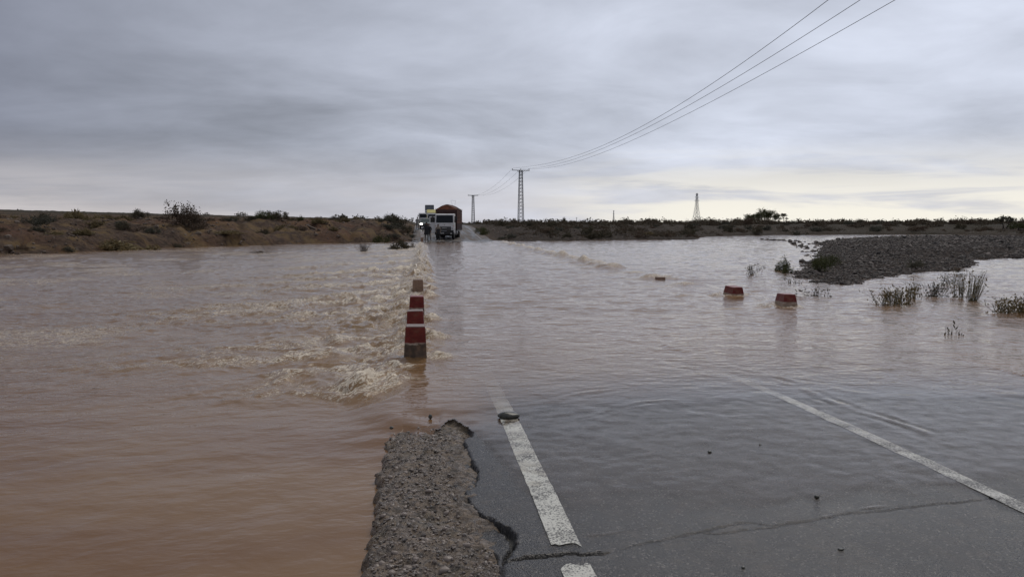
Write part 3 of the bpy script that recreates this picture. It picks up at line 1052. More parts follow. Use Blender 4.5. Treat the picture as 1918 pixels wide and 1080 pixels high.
def bar_z(X, Y):
    s = -signed(X, Y, BAR)
    s = s + 0.35 * fbm(X * 0.5, Y * 0.5, 4, 301)
    h = -0.10 + 0.17 * sstep(-0.6, 0.9, s) + 0.20 * sstep(0.5, 5.5, s) + 0.14 * sstep(4, 16, s)
    return np.where(s < -1.6, -0.6, h + 0.035 * fbm(X * 1.1, Y * 1.1, 4, 303))


bx = np.concatenate([np.arange(8, 24, 0.16), np.arange(24, 75, 0.5)])
by = np.concatenate([np.arange(17, 45, 0.16), np.arange(45, 112, 0.7)])
X, Y = np.meshgrid(bx, by, indexing='xy')
Z = bar_z(X, Y)
me = np_mesh('gravel_bar', np.stack([X.ravel(), Y.ravel(), Z.ravel()], 1), grid_faces(*X.shape))
mbar, tb, ob = material('gravel_bed')
pb = worldpos(tb)
vb, vb2 = tb.voro(pb, 5.5, out=1), tb.voro(pb, 2.2, out=1)
cb = tb.mix(tb.math('POWER', vb, 2.4), (0.012, 0.009, 0.008), (0.150, 0.120, 0.100))
cb = tb.mix(tb.math('MULTIPLY', tb.ramp(vb2, 0.5, 0.9), 0.5), cb, (0.055, 0.041, 0.032))
cb = tb.mix(tb.ramp(tb.noise(pb, 0.28, 4, 0.6), 0.50, 0.68, 0.0, 0.6), cb, (0.060, 0.043, 0.032))
principled(tb, ob, cb, 0.95, 0.0, tb.bump(tb.voro(pb, 5.5), 0.9, 0.12), 0.05)
M['bar'] = mbar
BARO = tag(link('gravel_bar', me, M['bar']), kind='structure')


# ---- stones, merged by the thousand
_bm = bmesh.new()
bmesh.ops.create_icosphere(_bm, subdivisions=1, radius=1.0)
ICO_V = np.array([v.co[:] for v in _bm.verts])
ICO_F = np.array([[v.index for v in f.verts] for f in _bm.faces])
_bm.free()


def stone_field(name, P, S, mat, parent=None, flat=0.6, seed=1, jit=0.22):
    rs = np.random.RandomState(seed)
    n = len(P)
    V = np.repeat(ICO_V[None], n, 0) * (1 + rs.uniform(-jit, jit, (n, len(ICO_V), 1)))
    a = rs.uniform(0, 2 * np.pi, n)
    sc = S[:, None] * np.stack([rs.uniform(0.75, 1.25, n), rs.uniform(0.6, 1.0, n), flat * rs.uniform(0.7, 1.2, n)], 1)
    V = V * sc[:, None, :]
    tl = rs.uniform(-0.45, 0.45, n)
    c, s = np.cos(tl), np.sin(tl)
    V = np.stack([V[..., 0] * c[:, None] - V[..., 2] * s[:, None], V[..., 1], V[..., 0] * s[:, None] + V[..., 2] * c[:, None]], -1)
    c, s = np.cos(a), np.sin(a)
    V = np.stack([V[..., 0] * c[:, None] - V[..., 1] * s[:, None], V[..., 0] * s[:, None] + V[..., 1] * c[:, None], V[..., 2]], -1)
    V = V + P[:, None, :]
    F = ICO_F[None] + (np.arange(n) * len(ICO_V))[:, None, None]
    me = np_mesh(name, V.reshape(-1, 3), F.reshape(-1, 3), smooth=False)
    return tag(link(name, me, mat, parent), kind='stuff')


rs = np.random.RandomState(77)
n = 140000
r = 19 * (106 / 19.0) ** rs.rand(n)
a = R(10) + rs.rand(n) * R(34)
X, Y = r * np.sin(a + YAW), r * np.cos(a + YAW)
z = bar_z(X, Y)
s = -signed(X, Y, BAR)
ok = (z > -0.03) & (rs.rand(n) < np.where(s < 0.6, 0.8, 0.55))
X, Y, z, r = X[ok], Y[ok], z[ok], r[ok]
S = np.clip(rs.lognormal(-3.62, 0.42, len(X)), 0.014, 0.10) * np.interp(r, [19, 30, 74, 106], [0.9, 1.1, 2.0, 3.2])
S = S * np.where(rs.rand(len(X)) < 0.01, 2.2, 1.0)
stone_field('gravel', np.stack([X, Y, z + S * 0.15], 1), S, M['gravel'], None, 0.55, 78)
# stones breaking the water off the bar's upper tip
nst = 90
px = rs.uniform(1425, 1530, nst)
py = np.interp(px, [1425, 1480, 1530], [449, 452, 460]) + rs.uniform(-6, 26, nst) * sstep(1470, 1520, px)
P = np.array([at(a_, b_, UPZ)[:] for a_, b_ in zip(px, py)])
stone_field('gravel', P, rs.uniform(0.06, 0.20, nst) * np.clip(P[:, 1] / 40, 0.7, 1.6), M['gravel'], None, 0.6, 79)

# bank stones
n = 30000
r = 38 * (110 / 38.0) ** rs.rand(n)
a = (rs.rand(n) * 2 - 1) * R(37)
X, Y = r * np.sin(a + YAW), r * np.cos(a + YAW)
sg = signed(X, Y, flood)
ok = (sg > 0.2) & (sg < 22) & ((np.abs(X - 3.2) > 5.5) | (Y < 70)) & (rs.rand(n) < 0.55) & (fbm(X * 0.16, Y * 0.16, 3, 400) > -0.25)
X, Y = X[ok], Y[ok]
S = np.clip(rs.lognormal(-2.6, 0.5, len(X)), 0.035, 0.35)
stone_field('rubble', np.stack([X, Y, ground_z(X, Y) + S * 0.1], 1), S, M['bank_stone'], None, 0.7, 81)

# loose grit bedded in the crumbled shoulder: the largest 260 as pieces, the rest joined
n = 5200
X = rs.uniform(EDGE_L + 0.0, ROAD_L + 0.30, n)
Y = 3.0 + 4.3 * rs.rand(n) ** 1.3
lim = ROAD_L + 0.05 + 0.16 * sstep(4.25, 3.75, Y)
ok = X < lim
X, Y = X[ok], Y[ok]
S = np.clip(rs.lognormal(-5.0, 0.45, len(X)), 0.003, 0.018)
stone_field('grit', np.stack([X, Y, shoulder_z(X, Y) + S * 0.1], 1), S, M['pebble'], SHOULDER, 0.6, 83)
n = 420
Yc = 3.0 + 3.6 * rs.rand(n)
elc = EDGE_L + 0.034 * fbm(Yc * 1.1, Yc * 0 + 9, 3, 101) + 0.030 * fbm(Yc * 6, Yc * 0 + 4, 4, 103)
Xc = elc + rs.uniform(-0.050, 0.035, n)
Sc = np.clip(rs.lognormal(-4.35, 0.45, n), 0.006, 0.040)
Zc = np.where(Xc < elc, shoulder_z(elc, Yc) - 0.05 - (elc - Xc) * 1.6, shoulder_z(Xc, Yc) - 0.008)
stone_field('rubble', np.stack([Xc, Yc, Zc], 1), Sc, M['shoulder'], SHOULDER, 0.75, 87, 0.3)
peb_me = []
for i in range(6):
    mb = MB()
    mb.ico((0, 0, 0), (0.9, 0.75, 0.55), 2, 0.10, i)
    for v in mb.bm.verts:
        v.co *= 1 + 0.16 * math.sin(5 * v.co.x + i) * math.cos(4 * v.co.y - i)
    me = mb.mesh('pebble', True)
    me.materials.append(M['pebble'])
    peb_me.append(me)
pr = random.Random(9)
spots = [(at(767, 1049), 0.040), (at(842, 1040), 0.036), (at(832, 1062), 0.034), (at(875, 1018), 0.026), (at(740, 1030), 0.024), (at(800, 1005), 0.026), (at(757, 958), 0.024), (at(782, 965), 0.022), (at(790, 1003), 0.024),
         (at(741, 957), 0.018), (at(760, 940), 0.026), (at(735, 1062), 0.030), (at(716, 1045), 0.026)]
for _ in range(250):
    y = 3.1 + 3.6 * pr.random() ** 1.25
    x = pr.uniform(EDGE_L + 0.01, ROAD_L + 0.02 + 0.16 * float(sstep(4.25, 3.75, y)))
    spots.append((Vector((x, y, 0)), min(0.026, 0.008 + pr.expovariate(1 / 0.0055))))
for p, s_ in spots:
    o = link('pebble', pr.choice(peb_me), None, SHOULDER)
    o.location = (p.x, p.y, float(shoulder_z(p.x, p.y)) - s_ * 0.10)
    o.rotation_euler = (pr.uniform(-0.4, 0.4), pr.uniform(-0.4, 0.4), pr.uniform(0, 6.28))
    o.scale = (s_, s_, s_)


# ================================================================== OBJECTS
def gz(x, y):
    return float(ground_z(np.array([x]), np.array([y]))[0])


# ---- the marker blocks along the ford
BOL_H = 0.40
def bollard_mesh(top=0.118, bot=0.158, seed=0, tl=0.120, bl=0.165):
    mb = MB()
    rn = random.Random(seed)
    j = lambda: rn.uniform(-0.006, 0.006)
    mb.hexa([(-bot + j(), -bl + j(), -0.35), (bot + j(), -bl + j(), -0.35), (bot + j(), bl + j(), -0.35), (-bot + j(), bl + j(), -0.35),
             (-top + j(), -tl + j(), BOL_H), (top + j(), -tl + j(), BOL_H), (top + j(), tl + j(), BOL_H), (-top + j(), tl + j(), BOL_H)], 0.014)
    me = mb.mesh('block')
    return me


def bollard_cap(mat, top=0.118, tl=0.120):
    mb = MB()
    mb.box((0, 0, BOL_H + 0.003), (top * 2 - 0.008, tl * 2 - 0.01, 0.010), 0.004)
    me = mb.mesh('cap')
    me.materials.append(mat)
    return me


M['bollard'] = mat_bollard(0.195, (0.055, 0.040, 0.029), (0.125, 0.090, 0.064))
M['bollard_low'] = mat_bollard(0.240, (0.24, 0.175, 0.125), (0.38, 0.29, 0.22))
M['whitecap'] = simple('worn_pale_paint', (0.24, 0.185, 0.165), 0.5, var=0.25, scale=20, dirt=(0.20, 0.14, 0.11), dirt_amt=0.7)
M['redcap'] = simple('red_paint_top', (0.235, 0.040, 0.038), 0.4, var=0.3, scale=16, dirt=(0.30, 0.18, 0.14), dirt_amt=0.4)
M['mudcap'] = simple('muddy_concrete', (0.25, 0.16, 0.105), 0.45, var=0.25, scale=16)
GB = 'red headed concrete marker blocks along the ford'
cap_w, cap_r, cap_r2 = bollard_cap(M['whitecap']), bollard_cap(M['redcap']), bollard_cap(M['redcap'], 0.118, 0.20)


def bollard(px, ptop, z_top, label, cap, mat, rz=0.0, seed=0, tl=0.120, bl=0.165, bot=0.158):
    """set so that its top stands at z_top and is seen at the pixel"""
    p = at(px, ptop, z_top)
    t = thing('marker_block', label, 'bollard', (p.x, p.y, z_top - BOL_H - 0.012), rz, GB)
    t.rotation_euler = (rz * 0.4, 0.018 * math.sin(seed * 2.3), rz)
    b = link('block', bollard_mesh(seed=seed, tl=tl, bl=bl, bot=bot), mat, t)
    if cap is not None:
        c = link('cap', cap, None, t)
    return t


bollard(777, 608, 0.405, 'red headed block closest to the dry road, standing clear of the foam', cap_w, M['bollard'], 0.03, 1)
bollard(778.5, 580, 0.395, 'red headed block just behind the tallest one in the foam row', cap_w, M['bollard'], -0.02, 2)
bollard(780, 553.5, 0.385, 'red headed block third from the dry road in the foam row', cap_r, M['bollard'], 0.02, 3)
mudb = bollard(782.5, 522.5, 0.33, 'half swamped mud brown block with foam spilling past it', bollard_cap(M['mudcap']), M['mudcap'], 0.05, 4)
bollard(1374, 535.5, 0.215, 'wide red headed block in open water, the more distant of two', cap_r2, M['bollard_low'], 0.10, 5, 0.20, 0.36, 0.235)
bollard(1472.5, 549.5, 0.245, 'red headed block in open water in front of the gravel bar twigs', cap_r2, M['bollard_low'], -0.06, 6, 0.20, 0.36, 0.235)
p = at(1237, 516, 0.12)
t = thing('marker_block', 'nearly drowned block under a brown hump of water', 'bollard', (p.x, p.y, 0.085 - BOL_H), 0.1, GB)
link('block', bollard_mesh(seed=7), M['mudcap'], t)
# pale post at the far end of the row
p = far(790.5, 455, 72)
t = thing('marker_post', 'white topped post at the far end of the foam row', 'post', (p.x, p.y, -0.15), 0, None)
mb = MB(); mb.box((0, 0, 0.30), (0.26, 0.26, 0.6), 0.015); mb.build('post', M['mudcap'], t)
M['white'] = simple('white_paint', (0.74, 0.74, 0.74), 0.4, var=0.06)
mb = MB(); mb.box((0, 0, 0.75), (0.25, 0.25, 0.20), 0.03); mb.build('white_band', M['white'], t)
mb = MB(); mb.box((0, 0, 1.02), (0.30, 0.25, 0.22), 0.03); mb.build('head', M['white'], t)

# ---- stones lying on the road
def cobble(px, py, w_, l_, h_, label, seed, sub=3, name='stone', z=None, mat=None, cat='stone'):
    p = at(px, py, 0.0)
    zz = float(asphalt_z(np.array([p.x]), np.array([p.y]))[0]) if z is None else z
    mb = MB()
    mb.ico((0, 0, 0), (w_ / 2, l_ / 2, h_ / 2), sub, 0.0, seed)
    rn = random.Random(seed)
    for v in mb.bm.verts:
        q = v.co
        k = 1 + 0.10 * math.sin(9 * q.x / w_ + seed) * math.cos(7 * q.y / l_ + 1) + rn.uniform(-0.012, 0.012)
        v.co = Vector((q.x * k, q.y * k, q.z * (0.75 if q.z < 0 else 1) * k))
    o = mb.build(name, mat or M['cobble'], None, True)
    o.location = (p.x, p.y, zz + h_ * 0.30)
    o.rotation_euler = (0, 0, rn.uniform(-0.2, 0.2))
    return tag(o, label, cat)


cobble(952, 777.5, 0.192, 0.12, 0.075, 'smooth flat river cobble lying across the end of the white line', 3)
cobble(1329, 846.5, 0.030, 0.03, 0.022, 'small dark stone alone in the middle of the wet lane', 5, 2)
cobble(1530, 933.5, 0.032, 0.03, 0.022, 'small dark stone beside the dark fold of water', 8, 2)
cobble(1575, 1030, 0.034, 0.025, 0.010, 'thin flake of stone on the asphalt near the bottom edge', 11, 2)
cobble(1424, 832, 0.022, 0.02, 0.014, 'tiny stone on the wet lane farther out', 12, 2)
cobble(806, 774, 0.036, 0.03, 0.05, 'dark stone tip poking out of the brown sheet of water', 13, 2, z=-0.045)
cobble(733, 792, 0.036, 0.03, 0.03, 'dark stone at the corner of the broken shoulder', 14, 2, z=-0.05)
cobble(1392, 1064, 0.020, 0.016, 0.010, 'small black chip lying on the bare asphalt', 15, 2)


# ------------------------------------------------------------------ plants
def leaf_cloud(n, rx, ry, rz, size, seed, clumps=40, shell=0.55, z0=0.15, spread=0.16, elong=1.6):
    """many small leaf-sized faces gathered in clumps through the crown"""
    rs = np.random.RandomState(seed)
    d = rs.normal(size=(clumps, 3))
    d /= np.linalg.norm(d, axis=1)[:, None]
    d[:, 2] = np.abs(d[:, 2]) * 1.0 - 0.15 * rs.rand(clumps)
    rr = shell + (1 - shell) * rs.rand(clumps) ** 0.7
    ang_ = np.arctan2(d[:, 1], d[:, 0])
    lob = 1 + 0.22 * np.sin(3 * ang_ + seed) + 0.15 * np.sin(5 * ang_ + 2 * seed)
    C = d * rr[:, None] * np.array([rx, ry, rz]) * lob[:, None]
    C[:, 2] += z0 * rz
    C[:, 2] = np.maximum(C[:, 2], 0.05 * rz)
    wgt = rs.uniform(0.4, 1.6, clumps)
    idx = rs.choice(clumps, n, p=wgt / wgt.sum())
    P = C[idx] + rs.normal(size=(n, 3)) * spread * np.array([rx, ry, rz])
    P[:, 2] = np.maximum(P[:, 2], 0.02)
    u = rs.normal(size=(n, 3)); u /= np.linalg.norm(u, axis=1)[:, None]
    q = rs.normal(size=(n, 3)); v = np.cross(u, q); v /= np.linalg.norm(v, axis=1)[:, None]
    s = size * rs.uniform(0.6, 1.4, n)[:, None]
    V = np.stack([P - u * s * elong / 2, P + v * s / 2.6, P + u * s * elong / 2, P - v * s / 2.6], 1).reshape(-1, 3)
    return V, np.arange(4 * n).reshape(n, 4), C


def tubes(lines, sides=3):
    """lines: list of (points, r0, r1)"""
    V, F = [], []
    for pts, r0, r1 in lines:
        b = len(V)
        n = len(pts)
        for i, p in enumerate(pts):
            p = Vector(p)
            d = (Vector(pts[min(i + 1, n - 1)]) - Vector(pts[max(i - 1, 0)]))
            if d.length < 1e-9:
                d = Vector((0, 0, 1))
            d.normalize()
            a = d.orthogonal().normalized()
            c = d.cross(a)
            r = r0 + (r1 - r0) * i / max(1, n - 1)
            for k in range(sides):
                t = 2 * math.pi * k / sides
                V.append((p + a * (r * math.cos(t)) + c * (r * math.sin(t)))[:])
        for i in range(n - 1):
            for k in range(sides):
                F.append((b + i * sides + k, b + i * sides + (k + 1) % sides, b + (i + 1) * sides + (k + 1) % sides, b + (i + 1) * sides + k))
    return np.array(V), np.array(F)


def stems_mesh(name, C, n, r0, r1, seed, base=0.08, mat=None):
    rn = random.Random(seed)
    lines = []
    for i in range(n):
        c = Vector(C[rn.randrange(len(C))])
        a = Vector((rn.uniform(-base, base), rn.uniform(-base, base), -0.1))
        mid = a.lerp(c, 0.5) + Vector((rn.uniform(-1, 1), rn.uniform(-1, 1), rn.uniform(0, 1))) * 0.10 * c.length
        q = [a, a.lerp(mid, 0.55) + Vector((0, 0, 0.04 * c.length)), mid, mid.lerp(c, 0.6), c]
        lines.append((q, r0, r1))
    V, F = tubes(lines)
    me = np_mesh(name, V, F)
    if mat:
        me.materials.append(mat)
    return me


def bush_proto(n, rx, ry, rz, size, seed, leafmat, **kw):
    V, F, C = leaf_cloud(n, rx, ry, rz, size, seed, **kw)
    fm = np_mesh('foliage', V, F, False)
    fm.materials.append(leafmat)
    sm = stems_mesh('stem', C, 12, 0.022 * rz / 0.8 + 0.004, 0.006, seed, mat=M['twig'])
    return fm, sm


PROTO = {
    'dark': [bush_proto(1300, 0.75, 0.75, 0.75, 0.075, 20 + i, M['leaf_dark'], clumps=34) for i in range(4)],
    'grey': [bush_proto(1300, 0.80, 0.80, 0.62, 0.070, 30 + i, M['leaf_grey'], clumps=38) for i in range(3)],
    'brown': [bush_proto(900, 0.85, 0.85, 0.48, 0.070, 40 + i, M['leaf_brown'], clumps=40) for i in range(3)],
    'green': [bush_proto(1600, 0.75, 0.75, 0.85, 0.060, 50 + i, M['leaf_green'], clumps=36) for i in range(2)],
    'straw': [bush_proto(1100, 0.9, 0.9, 0.55, 0.085, 60 + i, M['leaf_straw'], clumps=42, elong=3.0) for i in range(2)],
    'airy': [bush_proto(2800, 1.0, 1.0, 0.95, 0.055, 70 + i, M['leaf_brown'], clumps=90, shell=0.30, spread=0.10) for i in range(2)],
}


def bush(kind, x, y, z, s, label, group=None, sz=None, cat='bush', name='desert_bush', seed=None):
    rn = random.Random(seed if seed is not None else int(x * 131 + y * 17))
    fm, sm = PROTO[kind][rn.randrange(len(PROTO[kind]))]
    t = thing(name, label, cat, (x, y, z), rn.uniform(0, 6.28), group, (s * rn.uniform(0.9, 1.1), s * rn.uniform(0.9, 1.1), sz if sz else s * rn.uniform(0.85, 1.15)))
    link('stem', sm, None, t)
    link('foliage', fm, None, t)
    return t


def bush_at(kind, px, py, dist, s, label, sz=None, group=None, name='desert_bush', cat='bush', sink=0.05):
    """on the ground under the line of sight"""
    p = far(px, py, dist)
    return bush(kind, p.x, p.y, gz(p.x, p.y) - sink, s, label, group, sz, cat, name)


# -- left bank, the ones that stand out
bush_at('airy', 343, 400, 66, 1.6, 'big bare-twigged brown bush breaking the skyline of the eroded bank', 1.85)
bush_at('brown', 372, 403, 65, 1.1, 'low brown bush leaning on the big bare-twigged one', 0.9)
bush_at('dark', 83, 396, 62, 0.62, 'small grey round bush alone on the skyline at the far left', 0.75)
bush_at('grey', 22, 394, 58, 0.35, 'tiny sprig on the skyline above the stony slope', 0.4)
bush_at('brown', 148, 404, 56, 0.50, 'small dark brown bush just under the skyline', 0.5)
bush_at('straw', 236, 420, 52.5, 1.9, 'wide straw coloured clump hanging over the bank edge', 1.3, name='grass_clump', cat='grass clump')
bush_at('straw', 205, 426, 52, 1.2, 'smaller straw clump left of the wide one on the bank edge', 0.9, name='grass_clump', cat='grass clump')
bush_at('grey', 226, 404, 60, 0.55, 'thin grey bush on the skyline behind the straw clump', 0.7)
bush_at('dark', 122, 468, 43.5, 0.95, 'dark green bush low on the slope by the waterline', 0.55)
bush_at('grey', 62, 470, 43, 0.9, 'dusty grey bush left of the dark one by the waterline', 0.45)
bush_at('dark', 330, 432, 58, 0.8, 'grey-green bush below the big bare-twigged one', 0.6)
bush_at('straw', 560, 470, 66.5, 0.8, 'straw clump at the foot of the tan slope', 0.4, name='grass_clump', cat='grass clump')
bush_at('straw', 430, 446, 64, 1.2, 'straw clump on the tan hump of the bank', 0.45, name='grass_clump', cat='grass clump')
bush_at('green', 493, 404, 76, 1.05, 'round green bush at the left end of a skyline cluster', 0.95)
bush_at('dark', 508, 404, 77, 1.0, 'dark bush in the middle of the skyline cluster', 0.85)
bush_at('dark', 526, 404, 78, 1.0, 'tall dark bush at the right end of the skyline cluster', 0.95)
bush_at('dark', 470, 408, 75, 0.9, 'low dark bush before the skyline cluster', 0.6)
bush_at('grey', 434, 405, 74, 0.8, 'grey bush on the skyline between the big bush and the cluster', 0.6)
bush_at('green', 563, 410, 80, 0.55, 'small upright green bush past the skyline cluster', 0.6)
bush_at('dark', 626, 410, 86, 0.85, 'dark bush on the crest, first of a loose pair', 0.65)
bush_at('dark', 642, 410, 87, 0.75, 'dark bush on the crest, second of a loose pair', 0.6)
bush_at('dark', 680, 407, 90, 0.95, 'round topped dark bush highest on the crest near the vehicles', 0.85)
bush_at('brown', 663, 411, 89, 0.8, 'low brown bush beside the round topped one', 0.5)
bush_at('brown', 694, 414, 88, 0.9, 'dull brown bush below the crest', 0.6)
# green growth beside the road end
bush_at('green', 714, 447, 75, 1.05, 'tall fresh green bush at the water edge beside the road end', 1.35)
bush_at('grey', 733, 440, 82, 1.3, 'wide grey bush behind the fresh green one', 0.95)
bush_at('dark', 742, 425, 92, 1.7, 'large dark olive bush crowning the roadside', 1.1)
bush_at('dark', 722, 428, 90, 1.2, 'dark bush left of the large olive one', 0.9)
bush_at('dark', 758, 428, 90, 1.2, 'olive bush closest to the parked queue', 0.85)
bush_at('brown', 752, 440, 84, 1.1, 'brown bush under the large olive one', 0.7)
bush_at('grey', 768, 438, 86, 0.8, 'pale dry bush on the verge beside the persons', 0.55)
bush_at('brown', 770, 448, 80, 0.75, 'low dry clump on the verge by the white topped post', 0.4)
bush_at('grey', 735, 452, 78, 0.9, 'grey bush wet at its foot beside the green one', 0.55)

# -- plants standing in the flood
def water_bush(px, py, kind, s, label, sz=None, name='flooded_bush'):
    p = at(px, py, UPZ - 0.05 if px > 900 else -0.12)
    return bush(kind, p.x, p.y, UPZ - 0.16, s, label, None, sz, 'bush', name)


water_bush(752, 468, 'dark', 0.95, 'dark green branches spread on the water beside the foam row', 0.85)
water_bush(738, 469, 'dark', 0.5, 'small dark branch afloat left of the spread branches', 0.35)
water_bush(482, 475.5, 'brown', 0.62, 'low dark tangle stranded in midstream below the tan bank', 0.40)
water_bush(1466, 510, 'green', 0.38, 'yellow-green bush at the tip of the gravel bar', 0.62)
water_bush(1474, 514, 'green', 0.26, 'lower green bush touching the gravel tip', 0.42)
water_bush(1456, 537, 'dark', 0.26, 'low dark tuft in the water before the gravel bar', 0.22)
p = at(1534, 504, 0.15)
bush('green', p.x, p.y, 0.10, 0.46, 'grey-green cushion bush on the gravel, lower of two', None, 0.50, 'bush', 'cushion_bush')
p = at(1553, 497, 0.15)
bush('green', p.x, p.y, 0.12, 0.44, 'grey-green cushion bush on the gravel, upper of two', None, 0.46, 'bush', 'cushion_bush')
p = at(1717, 500, 0.2)
bush('grey', p.x, p.y, 0.18, 0.34, 'faint dry tuft in the middle of the gravel bar', None, 0.38, 'bush', 'cushion_bush')
p = at(1795, 506, 0.1)
bush('brown', p.x, p.y, 0.05, 0.30, 'brown tuft near the lower edge of the gravel bar', None, 0.25, 'bush', 'cushion_bush')


def twig_plant(px, py, h, n, spread, label, name, cat, mat, seed, leaves=0, leafmat=None, lean=(0, 0), fork=2, r0=0.006, base=None, arch=0.15):
    p = at(px, py, UPZ)
    b = spread * 0.55 if base is None else base
    rn = random.Random(seed)
    lines, tips = [], []
    for i in range(n):
        a = Vector((rn.uniform(-b, b), rn.uniform(-b, b) * 0.7, -0.22))
        hh = h * rn.uniform(0.5, 1.0)
        tip = a + Vector((rn.gauss(0, 1) * spread * 0.55 + lean[0], rn.gauss(0, 1) * spread * 0.4 + lean[1], 0.22 + hh))
        m1 = a.lerp(tip, 0.5) + Vector((rn.uniform(-1, 1), rn.uniform(-1, 1), 0.6)) * arch * hh
        q = [a, a.lerp(m1, 0.5), m1, m1.lerp(tip, 0.55) + Vector((0, 0, 0.04 * hh)), tip]
        lines.append((q, r0, r0 * 0.35))
        tips.append(tip)
        for f in range(fork):
            t0 = rn.uniform(0.35, 0.85)
            s_ = a.lerp(m1, t0 * 2) if t0 < 0.5 else m1.lerp(tip, t0 * 2 - 1)
            e = s_ + Vector((rn.uniform(-1, 1), rn.uniform(-1, 1), rn.uniform(0.2, 1.2))) * hh * 0.28
            lines.append(([s_, s_.lerp(e, 0.5) + Vector((0, 0, 0.02)), e], r0 * 0.6, r0 * 0.25))
            tips.append(e)
    V, F = tubes(lines)
    me = np_mesh('stem', V, F)
    t = thing(name, label, cat, (p.x, p.y, UPZ), 0)
    link('stem', me, mat, t)
    if leaves:
        rs = np.random.RandomState(seed)
        T = np.array([x[:] for x in tips])[rs.randint(0, len(tips), leaves)] + rs.normal(size=(leaves, 3)) * 0.05
        T[:, 2] = np.maximum(T[:, 2] - np.abs(rs.normal(size=leaves)) * h * 0.25, 0.01)
        u = rs.normal(size=(leaves, 3)); u[:, 2] += 0.5; u /= np.linalg.norm(u, axis=1)[:, None]
        q = rs.normal(size=(leaves, 3)); v = np.cross(u, q); v /= np.linalg.norm(v, axis=1)[:, None]
        s_ = (0.022 * rs.uniform(0.6, 1.5, leaves))[:, None]
        V = np.stack([T - u * s_ * 1.4, T + v * s_ * 0.5, T + u * s_ * 1.4, T - v * s_ * 0.5], 1).reshape(-1, 3)
        link('foliage', np_mesh('foliage', V, np.arange(4 * leaves).reshape(-1, 4), False), leafmat or M['leaf_green'], t)
    return t


twig_plant(1413, 516, 0.40, 16, 0.22, 'slim dark twiggy shrub alone in the water left of the gravel tip', 'twiggy_shrub', 'shrub', M['twig'], 1, 160, M['leaf_dark'])
twig_plant(1532, 554, 0.26, 14, 0.26, 'small dark twig tangle off the front of the gravel bar', 'twiggy_shrub', 'shrub', M['twig'], 2, 90, M['leaf_dark'], lean=(-0.05, 0))
twig_plant(1490, 531, 0.20, 9, 0.30, 'sparse sprawling twig by the corner of the gravel bar', 'twiggy_shrub', 'shrub', M['twig'], 3, 60, M['leaf_dark'])
twig_plant(1664, 572, 0.40, 34, 0.34, 'olive reed tuft rooted deepest in the stream, first of the row', 'reed_tuft', 'reeds', M['reed'], 4, 240, M['leaf_straw'])
twig_plant(1684, 570, 0.40, 34, 0.30, 'olive reed tuft with splayed stems, second of the row', 'reed_tuft', 'reeds', M['reed'], 5, 240, M['leaf_straw'])
twig_plant(1708, 560, 0.42, 22, 0.22, 'thin upright reeds in the gap of the row', 'reed_tuft', 'reeds', M['reed'], 6, 120, M['leaf_straw'])
twig_plant(1748, 556, 0.34, 36, 0.34, 'broad dark reed clump in the middle of the row', 'reed_tuft', 'reeds', M['twig'], 7, 220, M['leaf_dark'])
twig_plant(1776, 534, 0.34, 22, 0.36, 'dark drift of twigs caught behind the tall reeds', 'twiggy_shrub', 'shrub', M['twig'], 8, 160, M['leaf_dark'])
twig_plant(1797, 557, 0.72, 26, 0.20, 'tall feathery reeds beside the caught drift', 'reed_tuft', 'reeds', M['reed'], 9, 90, M['leaf_straw'], arch=0.06)
twig_plant(1818, 563, 0.70, 44, 0.20, 'tallest reed fan leaning towards the bank', 'reed_tuft', 'reeds', M['reed'], 10, 60, M['leaf_straw'], lean=(0.16, 0), arch=0.05, fork=1, base=0.07)
twig_plant(1786, 628, 0.16, 7, 0.16, 'single forked twig sticking out of the open shallows', 'forked_twig', 'twig', M['twig'], 11, 24, M['leaf_dark'], r0=0.004)
twig_plant(1897, 588, 0.30, 46, 0.40, 'thick olive tuft cut by the picture edge', 'reed_tuft', 'reeds', M['reed'], 12, 420, M['leaf_straw'])
twig_plant(1930, 586, 0.34, 46, 0.40, 'second olive tuft half outside the picture', 'reed_tuft', 'reeds', M['reed'], 13, 420, M['leaf_straw'])
twig_plant(681, 470, 0.55, 40, 0.34, 'spiky reddish grass tuft standing in the flood near the road end', 'reed_tuft', 'reeds', M['leaf_brown'], 14, 120, M['leaf_brown'], r0=0.012, arch=0.05)
twig_plant(494, 474, 0.75, 6, 0.45, 'bare stick reaching out of the stranded tangle', 'forked_twig', 'twig', M['twig'], 15, 0, r0=0.012)

# -- scrub on the right bank and the plains: individuals where they show, then one mass far off
rn = random.Random(31)
GR = 'scrub bushes along the far bank'
kinds = ['dark', 'brown', 'brown', 'grey', 'grey', 'brown']
cnt = 0
tries = 0
ZONES = [(935, 'beside the road corner'), (975, 'left of the tall pylon'), (1040, 'right of the tall pylon'), (1100, 'past the tall pylon'), (1149, 'left of the pale mast'), (1210, 'right of the pale mast'),
         (1275, 'left of the transmission tower'), (1335, 'under the transmission tower'), (1400, 'left of the tree clump'), (1470, 'by the tree clump'), (1540, 'past the tree clump'), (1620, 'beyond the gravel tip'),
         (1720, 'behind the gravel bar'), (1820, 'behind the wide gravel end'), (9999, 'near the bare grey tree')]
LOOKS = (('', 1.0), ('flat ', 0.62), ('tall ', 1.45), ('very low ', 0.42), ('towering ', 1.8), ('squat ', 0.75), ('upright ', 1.22), ('stunted ', 0.33))


def zone(px, table):
    return next(t_ for lim, t_ in table if px <= lim)


